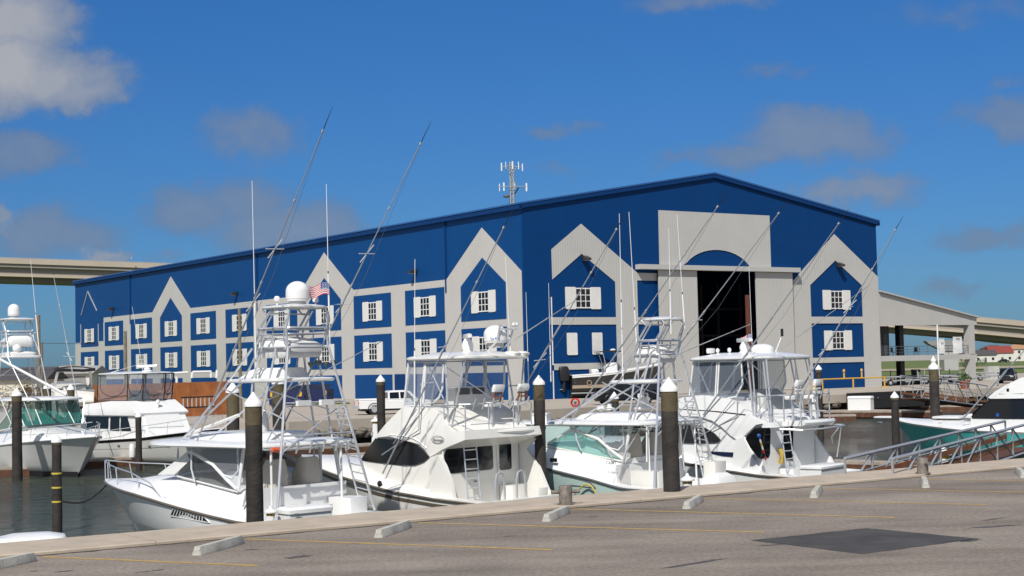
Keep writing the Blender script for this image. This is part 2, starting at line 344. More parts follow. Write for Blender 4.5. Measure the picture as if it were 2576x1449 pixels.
# kerb edge dirt line, stall lines, patch
LINEY=mat('worn_yellow_line',(.54,.34,.07),.9,nscale=4,col2=(.32,.22,.10))
zE=Zm(0,1450,1000,1990);zA=Zm(350,1500,1100,2351);z8=Zm(1900,1700,1972,2576)
for i,(s,e) in enumerate([((28.55,9.0),(24.4,11.4)),((28.45,13.02),(22.6,16.3)),((28.6,17.1),(21.94,20.85)),((28.65,21.2),(22.0,24.6)),((28.4,25.04),(22.4,28.0)),((28.3,28.9),(23,31.5)),((28.2,32.75),(23,35.4)),((28.3,36.7),(23.3,39.2)),((28.5,5.1),(24,7.5))]):
    d=Vector((e[0]-s[0],e[1]-s[1])).normalized();n=Vector((-d.y,d.x))*.07
    struct('stall_line',MB().poly([lg(s[0]+n.x,s[1]+n.y,.004),lg(e[0]+n.x,e[1]+n.y,.004),lg(e[0]-n.x,e[1]-n.y,.004),lg(s[0]-n.x,s[1]-n.y,.004)]),LINEY)
PATCH=mat('fresh_asphalt',(.062,.058,.056),.9,noise=.35,nscale=1.2,bump=.3,bscale=40)
random.seed(11)
pp=[]
cs=[(21.15,19.75),(21.05,22.7),(18.38,22.75),(18.34,19.65)]
for i in range(4):
    a,b=cs[i],cs[(i+1)%4]
    for k in range(12):
        t=k/12;j=.022
        pp.append(lg(a[0]+(b[0]-a[0])*t+random.uniform(-j,j),a[1]+(b[1]-a[1])*t+random.uniform(-j,j),.004))
struct('asphalt_patch',MB().poly(pp),PATCH)
OIL=mat('oil_stain',(.05,.045,.042),.7,nscale=5,col2=(.13,.115,.105))
def blob(l,g,a,b,rot,m=OIL,name='oil_stain',z=.004):
    q=[]
    for k in range(18):
        t=2*math.pi*k/18;r=random.uniform(.55,1.1);x=a*r*math.cos(t);y=b*r*math.sin(t)
        q.append(lg(l+x*math.cos(rot)-y*math.sin(rot),g+x*math.sin(rot)+y*math.cos(rot),z))
    struct(name,MB().poly(q),m)
def onlg(q,p,z=0):
    c=onz(*q(*p),z);return (LV[0]*c[0]+LV[1]*c[1],GV[0]*c[0]+GV[1]*c[1])
for q,p,a,b in [(zA,(1660,1295),.14,.33),(zA,(1290,1235),.06,.2),(zA,(420,1415),.06,.16),(zA,(530,1402),.05,.14),(zE,(480,1415),.06,.17),(zE,(255,1412),.05,.1),(z8,(1330,472),.06,.35),(z8,(2430,380),.1,.8),(z8,(2440,342),.06,.5),(z8,(960,560),.09,.9),(z8,(440,332),.05,.2),(z8,(30,428),.05,.14),(z8,(2310,450),.12,.3)]:
    l,g=onlg(q,p);blob(l,g,a,b,random.uniform(-.25,.25))
# ---------------------------------------------------------------- wheel stops
def stop_mesh():
    m=MB();h=.95;sec=lambda x,s:[(x,-.11*s,0),(x,-.11*s,.03),(x,-.06*s,.155),(x,.06*s,.155),(x,.11*s,.03),(x,.11*s,0)]
    m.loft([[(p[0],p[1],p[2]*.62) for p in sec(-h,.8)],sec(-h+.05,1),sec(-.3,1),sec(.3,1),sec(h-.05,1),[(p[0],p[1],p[2]*.62) for p in sec(h,.8)]]);return m
st=stop_mesh().build('wheel_stop',mat('old_concrete',(.47,.455,.41),.9,noise=.25,nscale=5,bump=.4,bscale=25))
SL=['pale concrete wheel stop cut off by the left picture edge','concrete wheel stop below the nearest boat, second from the left edge',
 'pale concrete wheel stop between the second and third stall lines, below the ladder boat','pale concrete wheel stop just below the left steel bollard',
 'pale concrete wheel stop below the seafoam hull, right of the left bollard','concrete wheel stop below the white flybridge boat, left of the right bollard',
 'pale concrete wheel stop just below the right steel bollard','pale concrete wheel stop at the right picture edge, under the gangway']
for i,(a,b) in enumerate([((26.9,7.2),(28.0,8.62)),((26.57,11.17),(27.85,12.64)),((26.65,15.0),(27.95,16.45)),((26.69,19.08),(28.0,20.6)),((26.64,22.95),(27.85,24.4)),((26.44,26.76),(27.68,28.2)),((26.33,30.61),(27.6,32.0)),((26.5,34.71),(27.75,36.1))]):
    o=st if i==0 else st.copy()
    if i: COL.objects.link(o)
    c=lg((a[0]+b[0])/2,(a[1]+b[1])/2,.002);o.location=c;p,q=lg(*a),lg(*b);o.rotation_euler=(0,0,math.atan2(q[1]-p[1],q[0]-p[0]))
    tag(o,SL[i],'wheel stop','wheel stops along the quay')
# ---------------------------------------------------------------- bollards
STEEL=mat('rusty_steel',(.26,.225,.19),.45,.35,noise=.45,nscale=7,bump=.2,bscale=20)
def bollard(l,g,label,rz):
    t=thing('mooring_bollard',label,'bollard',lg(l,g,.072),rz,'steel bollards on the quay cap')
    MB().lathe([(.21,0),(.21,.02),(.155,.021),(.155,.42),(.15,.435),(.0,.437)],seg=24).build('post',STEEL,t)
    MB().tube([(-.34,0,.29),(-.155,0,.29)],.045,10).build('horn',STEEL,t);MB().tube([(.155,0,.29),(.34,0,.29)],.045,10).build('horn',STEEL,t)
bollard(29.05,21.35,'rusty steel bollard with two side horns on the quay below the cream boat',.25)
bollard(29.0,33.6,'short rusty steel bollard on the quay cap in front of the gangway at right',-1.25)
# ================================================================ BOAT STORAGE BUILDING
BW=Frame(.9974,147.903,0,YAW)
BLUE=(.003,.056,.20)
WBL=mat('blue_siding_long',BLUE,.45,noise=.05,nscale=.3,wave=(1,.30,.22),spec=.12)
WBG=mat('blue_siding_gable_shaded',(.002,.042,.16),.5,noise=.05,nscale=.3,wave=(0,.30,.34),spec=.12)  # same siding as the long wall; gable shading is put into the darker colour
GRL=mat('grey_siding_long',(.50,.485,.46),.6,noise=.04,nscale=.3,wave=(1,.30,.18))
GRG=mat('grey_siding_gable_shaded',(.475,.465,.44),.6,noise=.04,nscale=.3,wave=(0,.30,.34))  # grey gable copy, its shading likewise put into the colour
BTRIM=mat('blue_trim',(.003,.036,.14),.5,spec=.15)
shed=thing('boat_storage_building','huge blue and grey metal boat storage shed with gabled end and open door','building',BW.o,YAW)
GW,GLen,HE,HA=49.46,128.95,18.85,23.0
def pz(pts,off,y=True):   # polygon on the long wall (y,z) at x=-off / on the gable (x,z) at y=-off
    return [(-off,p[0],p[1]) for p in pts] if y else [(p[0],-off,p[1]) for p in pts]
zr=lambda x:HE+(HA-HE)*(1-abs(x-24.8)/24.73)
MB().box(0,.2,0,GLen,0,HE).build('wall',WBL,shed,True)
g=MB()
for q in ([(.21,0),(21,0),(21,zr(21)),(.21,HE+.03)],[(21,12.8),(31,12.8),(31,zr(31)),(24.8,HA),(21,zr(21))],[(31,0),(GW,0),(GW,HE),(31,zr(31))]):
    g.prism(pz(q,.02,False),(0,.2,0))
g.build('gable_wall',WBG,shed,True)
MB().box(GW-.2,GW-.01,.25,GLen,0,HE).box(.25,GW-.25,GLen-.2,GLen-.01,0,HE).build('rear_wall',WBL,shed,True)
rf=MB()
for s in (0,1):
    x0,x1=(-.35,24.8) if s==0 else (24.8,GW+.35)
    za,zb=(HE-.06+.0,HA) if s==0 else (HA,HE-.06)
    rf.prism([(x0,-.35,za+.03),(x1,-.35,zb+.03),(x1,GLen+.3,zb+.03),(x0,GLen+.3,za+.03)],(0,0,.16))
rf.build('roof',mat('blue_roof',(.02,.10,.30),.4),shed,True)
et=MB().box(-.42,-.06,-.3,GLen+.3,HE-.5,HE-.12).box(GW+.03,GW+.4,-.3,GLen,HE-.5,HE-.12);et.build('gutter',BTRIM,shed,True)
tr=MB()
for (xa,za,xb,zb) in ((-.3,HE-.02,24.8,HA+.03),(24.8,HA+.03,GW+.3,HE-.02)):
    tr.prism([(xa,-.30,za),(xb,-.30,zb),(xb,-.30,zb-.42),(xa,-.30,za-.42)],(0,.26,0))
tr.build('gable_trim',BTRIM,shed,True)
for y in (103.8,59.07,13.67): MB().box(-.14,-.01,y-.1,y+.1,11,HE-.45).build('downpipe',BTRIM,shed,True)
# long side: grey field with three peaks, blue panels set on it
PAN=[(117.9,126.2),(106.8,114.9),(95,103.6),(83.75,91.85),(72,80.67),(60.25,68.85),(47.8,56.4),(36.6,44.65),(25.05,33.5),(14,22),(2.7,10.85)]
out=[(GLen,0),(GLen,8.71),(126.2,8.71),(126.2,7.9),(117.9,7.9),(117.9,8.71),(115.4,8.71),(115.4,12.37),(94.85,12.37),(87.72,17.18),(80.8,12.37),(47.46,12.37),(40.63,17.15),(33.63,12.37),(13.57,12.37),(6.79,17.15),(.02,12.37),(.02,0)]
MB().prism(pz(out,.02),(-.05,0,0)).build('grey_cladding',GRL,shed,True)
def bpan(pts): MB().prism(pz(pts,.072),(-.03,0,0)).build('blue_panel',WBL,shed,True)
for i,(a,b) in enumerate(PAN):
    m=(a+b)/2
    if i in (3,7,10): bpan([(a,7.9),(b,7.9),(b,11.45),(m,14.15),(a,11.45)])
    elif i: bpan([(a,7.9),(b,7.9),(b,11.63),(a,11.63)])
    bpan([(a,3.42),(b,3.42),(b,7.15),(a,7.15)]);bpan([(a,.02),(b,.02),(b,2.68),(a,2.68)])
MB().box(-.14,-.08,22.3,24.5,0,2.7).build('side_door',BTRIM,shed,True)
tp=MB()
for (a,b) in (((125.9,13.2),(122.7,16.9)),((122.7,16.9),(118.5,13.6)),((126.2,8.6),(126.2,11.7)),((117.9,8.7),(117.9,11.5)),((115.4,8.8),(115.4,11.6))):
    n=.09
    d=Vector((b[0]-a[0],b[1]-a[1])).normalized();k=Vector((-d.y,d.x))*n
    tp.prism(pz([(a[0]+k.x,a[1]+k.y),(b[0]+k.x,b[1]+k.y),(b[0]-k.x,b[1]-k.y),(a[0]-k.x,a[1]-k.y)],.02),(-.08,0,0))
tp.build('loose_trim',LGREY,shed,True)
# gable: grey cladding pieces (each a few millimetres prouder than the last) 
gg=MB();o=.04
def gp(pts,th=.05):
    global o
    gg.prism(pz(pts,o,False),(0,-th,0));o+=.003
gp([(3.5,14.54),(7.2,17.17),(14.13,12.45),(14.1,11.6),(11.3,11.45),(7.17,14.2),(3.53,11.62)])
gp([(11.3,0),(14.1,0),(14.1,11.7),(12.8,12.9),(11.3,11.5)])
gp([(14.1,11.65),(16.7,11.65),(16.7,12.42),(14.1,12.42)])
gp([(3.2,7.2),(11.35,7.2),(11.35,7.93),(3.2,7.93)]);gp([(14.0,7.2),(16.7,7.2),(16.7,7.92),(14.0,7.92)])
gp([(3.5,2.8),(11.4,2.8),(11.4,3.42),(3.5,3.42)]);gp([(14.0,2.8),(16.7,2.8),(16.7,3.42),(14.0,3.42)])
arch=[(17.1,13.2),(17.15,18.9),(32.74,18.9),(32.74,13.2),(30.09,13.2)]+[(25.07+5.02*math.cos(R(a)),12.05+2.95*math.sin(R(a))) for a in range(23,158,9)]+[(20.05,13.2)]
gp(arch)
gp([(36.0,11.9),(42.6,17.17),(49.41,12.5),(49.41,10.5),(46.75,10.5),(46.72,11.5),(42.62,14.23),(38.56,11.43),(38.56,10.5),(36.0,10.5)])
gp([(35.95,0),(38.6,0),(38.56,10.55),(35.95,10.55)]);gp([(46.72,0),(49.44,0),(49.41,10.55),(46.72,10.55)])
gp([(38.5,7.2),(46.8,7.2),(46.8,7.95),(38.5,7.95)]);gp([(38.5,2.84),(46.8,2.84),(46.8,3.42),(38.5,3.42)])
gp([(35.5,7.2),(36.05,7.2),(36.05,7.9),(35.5,7.9)])
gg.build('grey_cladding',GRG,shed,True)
tl=MB().box(3.32,3.4,-.1,-.02,3.4,9.9).box(3.32,3.5,-.1,-.02,3.3,3.4).box(3.32,3.4,-.1,-.02,0,2.75);tl.build('loose_trim',PAINTW,shed,True)
MB().box(13.9,36.33,-.95,-.1,12.76,13.25).build('door_track_hood',mat('hood_grey',(.46,.45,.43),.5),shed,True)
for x0,x1 in ((16.6,21.77),(30.06,35.5)): MB().box(x0,x1,-.5,-.38,.05,12.72).build('sliding_door',GRG,shed,True)
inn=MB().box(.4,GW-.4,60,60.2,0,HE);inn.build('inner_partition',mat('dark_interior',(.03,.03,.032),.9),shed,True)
RK=mat('rack_steel',(.05,.045,.045),.6)
rk=MB()
for x in (13,17,20,31.5,34,37.5):
    for y in (10,22,34,46): rk.box(x-.12,x+.12,y-.12,y+.12,0,12)
for z in (3.2,6.2,9.2):
    for y in (10,22,34,46): rk.box(12,20.2,y-.1,y+.1,z-.12,z+.12).box(31.3,38,y-.1,y+.1,z-.12,z+.12)
rk.build('storage_rack',RK,shed,True)
MB().box(29.35,29.8,.25,.5,0,10.3).build('door_column',mat('red_brown_steel',(.14,.05,.035),.6),shed,True)
# windows: frame with muntins, dark pane, two louvred shutters
SHUT=mat('shutter_white',(.72,.71,.68),.55,noise=.05,wave=(2,.11,.35))
def make_window(face,only_shutters=False):
    """built on the long wall (normal -x) or on the gable (normal -y) about its own centre"""
    w=bpy.data.objects.new('window',None);COL.objects.link(w);w.parent=shed
    def bx(mb,a0,a1,d0,d1,z0,z1):
        return mb.box(-d1,-d0,a0,a1,z0,z1) if face=='L' else mb.box(a0,a1,-d1,-d0,z0,z1)
    if not only_shutters:
        bx(MB(),-.87,.87,.0,.03,-.9,.9).build('pane',BLACKG,w,True)
        fm=MB()
        for a in (-.9,-.3,.3,.9): bx(fm,a-.035,a+.035,.033,.07,-.9,.9)
        for z in (-.3,.3): bx(fm,-.9,.9,.034,.066,z-.035,z+.035)
        for z in (-.95,.95): bx(fm,-.95,.95,.0,.075,z-.055,z+.055)
        fm.build('frame',PAINTW,w,True)
    for s in (-1,1):
        c=s*1.55;sh=MB();lo,hi=c-.63,c+.63
        pr=[];rr=.12
        for (sx,sz,a0) in ((1,1,0),(-1,1,90),(-1,-1,180),(1,-1,270)):
            for k in range(4):
                a=R(a0+30*k);q=c+sx*(.63-rr)+rr*math.cos(a),sz*(1.09-rr)+rr*math.sin(a)
                pr.append((-.02,q[0],q[1]) if face=='L' else (q[0],-.02,q[1]))
        sh.prism(pr,(-.07,0,0) if face=='L' else (0,-.07,0))
        sh.build('shutter',SHUT,w,True)
    return w
def put(w,first,loc):
    o=w if first else copy_tree(w,shed)
    o.location=loc
pl=make_window('L');k=0
for i,(a,b) in enumerate(PAN):
    for z in (9.75,5.25):
        put(pl,k==0,(-.105,(a+b)/2-.15,z));k+=1
pg=make_window('G')
for j,(x,z) in enumerate(((7.2,9.82),(42.62,9.82),(42.65,5.32))): put(pg,j==0,(x,-.06,z))
ps=make_window('G',True);ps.location=(7.26,-.06,5.32)
def wall_lamp(loc,face):
    l=bpy.data.objects.new('wall_lamp',None);COL.objects.link(l);l.parent=shed;l.location=loc;l.rotation_euler=(0,0,0 if face=='G' else -math.pi/2)
    MB().loft([rrect(0,-.15,.5,.3,.25,.06,2),rrect(0,-.45,.62,.9,0,.1,2),rrect(0,-.5,.6,.95,-.2,.1,2)]).build('lamp_housing',mat('bronze_lamp',(.03,.027,.025),.4),l)
    MB().cbox((0,-.5,-.22),(.45,.7,.04)).build('lens',LGREY,l)
for x,z in ((7.4,13.75),(42.96,13.75)): wall_lamp((x,-.09,z),'G')
for y in (111.03,65.2,19.65): wall_lamp((-.07,y,13.6),'L')
# ---------------------------------------------------------------- covered terrace beside the shed
GRT=mat('terrace_grey',(.45,.44,.42),.55,noise=.04,nscale=.4,wave=(0,.30,.15))
tc_=thing('covered_terrace','grey two storey open terrace with sloping roof on the right of the blue shed','terrace',BW.o,YAW)
MB().prism([(49.55,0,10.7),(66.5,0,7.75),(66.45,0,6.94),(49.6,0,6.94)],(0,.15,0)).build('gable_panel',GRT,tc_,True)
MB().prism([(49.5,-.35,10.78),(66.75,-.35,7.76),(66.75,42,7.76),(49.5,42,10.78)],(0,0,.16)).build('roof',LGREY,tc_,True)
MB().box(49.6,66.3,0,34,2.84,3.45).build('deck',GRT,tc_,True)
for x,y,r_ in ((65.5,.4,.45),(65.5,20,.4),(65.5,33,.4)): MB().box(x-r_,x+r_,y-r_,y+r_,0,2.83).box(x-r_,x+r_,y-r_+.002,y+r_,3.46,6.92).build('post',GRT,tc_,True)
DK=mat('dark_post',(.02,.02,.022),.5)
for x,y in ((55.6,2.5),(58.5,24)): MB().box(x-.35,x+.35,y-.35,y+.35,0,2.83).box(x-.35,x+.35,y-.35,y+.35,3.46,8.6).build('dark_post',DK,tc_,True)
MB().tube([(59.2,-.12,.0),(59.2,-.12,6.95)],.09,8).build('white_pole',PAINTW,tc_)
MB().box(49.62,52.7,1.5,1.7,3.46,6.9).build('dark_wall',DK,tc_,True)
for x in (50.25,51.1,52.0): MB().box(x-.34,x+.34,1.43,1.48,3.6,6.0).build('glass_door',SMOKE,tc_,True)
rl=MB()
for i in range(9): rl.tube([(50.6+i*1.8,.2,3.45),(50.6+i*1.8,.2,4.5)],.03,6)
for z in (4.5,4.15,3.85): rl.tube([(50.6,.2,z),(65,.2,z)],.02 if z<4.4 else .035,5)
rl.build('railing',DGREY,tc_)
# tables and chairs on the deck
def chair(x,y,rz,lab,m):
    t=thing('terrace_chair',lab,'chair',(BW.o[0]+GV[0]*x+LV[0]*y,BW.o[1]+GV[1]*x+LV[1]*y,3.455),YAW+rz,'chairs on the terrace deck')
    MB().box(-.22,.22,-.22,.22,.42,.46).build('seat',m,t);MB().box(-.22,.22,.2,.24,.46,.95).build('backrest',m,t)
    l=MB()
    for a in (-.2,.2):
        for b in (-.2,.2): l.tube([(a,b,0),(a,b,.43)],.018,5)
    l.build('leg_frame',DGREY,t)
for i,(x,y) in enumerate([(54.1,2.2),(54.9,1.6),(55.6,2.6),(57.6,1.6),(58.2,2.4),(53.3,1.5)]):
    chair(x,y,i*1.3,'small dark chair behind the terrace railing',DK)
def banner(x,w,h,ls,lab):
    t=thing('banner',lab,'banner',(BW.o[0]+GV[0]*x+LV[0]*.1,BW.o[1]+GV[1]*x+LV[1]*.1,3.6),YAW)
    m=MB();n=6
    m.loft([[(-w/2,-.05+.05*math.sin(k*2),h*k/n) for k in range(n+1)],[(0,-.09+.05*math.sin(k*1.7+1),h*k/n-.03) for k in range(n+1)],[(w/2,-.05+.04*math.sin(k*2.2+2),h*k/n) for k in range(n+1)]],closed=False,caps=False)
    o=m.build('sheet',PAINTW,t)
    for z,s,b in ls: text_mesh('lettering',b,s,NAVY,t,(0,-.16,z),(1,0,0),(0,0,1))
banner(60.1,1.0,1.75,[(1.2,.25,'BAR')],'narrow white banner hanging on the terrace railing beside the white pole')
banner(62.9,1.65,1.95,[(1.7,.22,'WEISER')],'wide crumpled white banner hanging on the terrace railing')
# ================================================================ BOATS
def lerp(tab,x):
    if x<=tab[0][0]:return tab[0][1]
    for (a,b),(c,d) in zip(tab,tab[1:]):
        if x<=c:return b+(d-b)*(x-a)/(c-a)
    return tab[-1][1]
class Hull:
    """planing hull: x forward, y to port, z up from the waterline; flared bow, raked stem, square transom"""
    HS=[1,.80,.55,.30,.13];MS=[1,.985,.965,.94,.90];PS=[2.5,2.42,2.32,2.2,2.05]
    def __init__(s,x0,x1,B,sheer,rake,k=.32,tw=.93):
        s.x0,s.x1,s.B,s.sheer,s.rake,s.k,s.tw=x0,x1,B,sheer,rake,k,tw
        s.zs=lambda x:lerp(sheer,x)
    def bl(s,j,x):
        xe=s.x1-s.rake*(1-s.HS[j])**.85;t=min(max((x-s.x0)/(xe-s.x0),0),1)
        return s.B/2*s.MS[j]*(1-max(0,(t-s.k)/(1-s.k))**s.PS[j])*(s.tw+(1-s.tw)*min(1,t/s.k))
    def b(s,x,z=0):return s.bl(0,x)
    def side(s,x,z):
        h=z/s.zs(x)
        for j in range(4):
            if h>=s.HS[j+1]:
                f=(h-s.HS[j+1])/(s.HS[j]-s.HS[j+1]);return s.bl(j+1,x)+(s.bl(j,x)-s.bl(j+1,x))*f
        return s.bl(4,x)
    def build(s,T,m,rubm=None,stripes=()):
        mb=MB();n=26;rings=[]
        us=[(i/n)**.85 for i in range(n+1)]
        for u in us:
            row=[]
            for j in range(5):
                xe=s.x1-s.rake*(1-s.HS[j])**.85;x=s.x0+(xe-s.x0)*u
                zz=s.zs(s.x0+(s.x1-s.x0)*u)
                row.append((x,s.bl(j,x),zz*s.HS[j]))
            xk=s.x0+(s.x1-s.rake*1.2-s.x0)*u;row.append((xk,0.0,-.55+.5*max(0,u-.75)**1.5*4))
            rings.append(row+[(x,-y,z) for x,y,z in row[-2::-1]])
        mb.loft(rings,closed=False,caps=False);mb.poly(rings[0])
        h=mb.build('hull',m,T,ang=50)
        if rubm:
            for sg in (1,-1):
                p=[(x,sg*(s.b(x)+.012),s.zs(x)-.03) for x in [s.x0+(s.x1-.02-s.x0)*i/30 for i in range(31)]]
                MB().tube(p,.045,6).build('rub_rail',rubm,T)
        return h
    def band(s,T,name,m,z0f,z1f,xa,xb,off=.012,sides=(1,-1)):
        """painted or glazed band following the hull side"""
        for sg in sides:
            a=MB();r=[]
            for i in range(25):
                x=xa+(xb-xa)*i/24
                r.append([(x,sg*(s.side(x,z0f(x))+off),z0f(x)),(x,sg*(s.side(x,z1f(x))+off),z1f(x))])
            a.loft(r,closed=False,caps=False).build(name,m,T)
    def deck(s,T,m,xa,xb,h,n=16,e=4,inset=.0):
        r=[]
        for i in range(n+1):
            x=xa+(xb-xa)*i/n;b=max(.01,s.b(x)-inset)
            r.append([(x,b*t,s.zs(x)+h(x)*(1-abs(t)**e)+.012) for t in [math.sin(math.pi/2*k/9) for k in range(-9,10)]])
        mb=MB().loft(r,closed=False,caps=False);mb.poly(r[0]);return mb.build('deck',m,T,ang=30)
    def cockpit(s,T,m,xc,sole=.42,w=.34,lip=0):
        """side decks, inner walls, transom and sole aft of xc"""
        xs=[s.x0+(xc-s.x0)*i/6 for i in range(7)]
        mb=MB()
        for sg in (1,-1):
            mb.loft([[(x,sg*s.b(x),s.zs(x)+.005),(x,sg*s.b(x),s.zs(x)+.05+lip),(x,sg*(s.b(x)-w),s.zs(x)+.06+lip),(x,sg*(s.b(x)-w-.03),sole)] for x in xs],closed=False,caps=False)
        b0=s.b(s.x0)
        mb.loft([[(s.x0-.01,b0*t,s.zs(s.x0)),(s.x0-.01,b0*t,s.zs(s.x0)+.06+lip),(s.x0+w,b0*t,s.zs(s.x0)+.06+lip),(s.x0+w+.04,b0*t,sole)] for t in (-1,-.5,0,.5,1)],closed=False,caps=False)
        mb.build('coaming',m,T,ang=40)
        MB().poly([(x,s.b(x)-w,sole) for x in xs]+[(x,-(s.b(x)-w),sole) for x in xs[::-1]]).build('cockpit_sole',m,T)
def slab(T,name,m,cx,z,L,Wd,th,rad=.4,crown=.06,taper=0,cy=0):
    r=[rrect(cx,cy,L-.10,Wd-.10,z,rad,4),rrect(cx,cy,L,Wd,z+th*.35,rad+.05,4),rrect(cx,cy,L,Wd,z+th*.75,rad+.05,4),rrect(cx,cy,L-.16,Wd-.16,z+th,rad,4),rrect(cx,cy,L*.5,Wd*.5,z+th+crown,rad*.6,4)]
    if taper: r=[[(x,(y-cy)*(1-taper*max(0,(x-(cx-L/2))/L)**2)+cy,zz) for x,y,zz in q] for q in r]
    return MB().loft(r).build(name,m,T,ang=40)
def antenna(T,base,top,split=.42,r=.028):
    b,t=Vector(base),Vector(top);m=b.lerp(t,split)
    a=MB().tube([b,m],r,6).build('antenna',PAINTW,T)
    MB().tube([m,m.lerp(t,.03)],r*.8,6).build('ferrule',DGREY,a);MB().tube([m.lerp(t,.03),t],r*.52,5,r*.35).build('whip',PAINTW,a)
    return a
def outrigger(T,base,tip,spread=(.33,.52),r=.028,name='outrigger',line=True,cross=(.42,.30)):
    b,t=Vector(base),Vector(tip);d=t-b
    o=MB().tube([b,b.lerp(t,.5)],r,7).tube([b.lerp(t,.49),b.lerp(t,.935)],r*.75,6,r*.5).build(name,ALUD,T)
    MB().tube([b.lerp(t,.935),t],r*.55,5,r*.2).build('tip',CARB,o)
    for f in (.5,.74,.935): MB().tube([b.lerp(t,f-.004),b.lerp(t,f+.004)],r*1.15,7).build('collar',LGREY,o)
    for f in spread:
        c=b.lerp(t,f);s=MB();s.tube([c+Vector((cross[1],.05,-.28))*.9,c-Vector((cross[1],.05,-.28))*.9],.014,5).tube([c+Vector((.1,-cross[0],.02)),c-Vector((.1,-cross[0],.02))],.012,5)
        s.build('spreader',PAINTW,o)
    if line: MB().tube([b.lerp(t,.95),b.lerp(t,.55)+Vector((-.22,0,-.3)),b.lerp(t,.1)+Vector((-.25,0,.1))],.006,3).build('rigging_line',DGREY,o)
    return o
def rod_holder(T,p,lean=(-.12,0,.02),h=.34):
    q=Vector(p);return MB().tube([q+Vector((.07,0,-h*.45)),q+Vector((-.07,0,h*.55))],.032,7).build('rod_holder',ALU,T)
def dome(T,c,r,h,m=WHITE,name='satellite_dome'):
    d=MB().lathe([(r*.72,0),(r*.96,.03*h),(r,.12*h),(r,.5*h)]+[(r*math.cos(a),.5*h+.5*h*math.sin(a)) for a in [R(15*k) for k in range(1,7)]],c,22).build(name,m,T)
    MB().lathe([(r*.70,-.16),(r*.72,0)],c,16).build('base',LGREY,d)
    MB().lathe([(r*1.005,.1*h),(r*1.005,.13*h)],c,22).build('band',LGREY,d)
    return d
def radar(T,c,L,rz,text=None,m=WHITE,h=.5,tm=DGREY):
    c=Vector(c);u=Vector((math.cos(rz),math.sin(rz),0));n=Vector((-u.y,u.x,0))
    p=MB().lathe([(.34,0),(.34,.05),(.22,.10),(.17,.16),(.20,.2),(.21,h*.6),(.17,h*.8),(.10,h)],c,18).build('radar',m,T)
    pr=[(-.07,-.055),(.07,-.075),(.085,0),(.07,.085),(-.05,.075),(-.085,0)]
    k=c+Vector((0,0,h+.07))
    a=MB().loft([[tuple(k+u*(s*L/2)+n*(x*sc)+Vector((0,0,z*sc))) for x,z in pr] for s,sc in ((-1,.8),(-.96,1),(.96,1),(1,.8))]).build('radar_array',m,p)
    if text:
        text_mesh('lettering',text,.15,tm,p,tuple(k-n*.092),tuple(u),(0,0,1))
    return p
def helm_seat(T,c,m,name='seat',h=.75):
    x,y,z=c
    s=MB().loft([rrect(x,y,.5,.52,z,.08,2),rrect(x,y,.56,.56,z+.1,.1,2),rrect(x,y,.5,.52,z+.16,.1,2)]).build(name,m,T)
    MB().loft([rrect(x-.22,y,.12,.52,z+.1,.05,2),rrect(x-.27,y,.14,.54,z+h*.6,.05,2),rrect(x-.3,y,.09,.46,z+h,.04,2)]).build('seat_back',m,s)
    MB().tube([(x,y,z-.5),(x,y,z)],.05,8).build('pedestal',ALU,s)
    return s
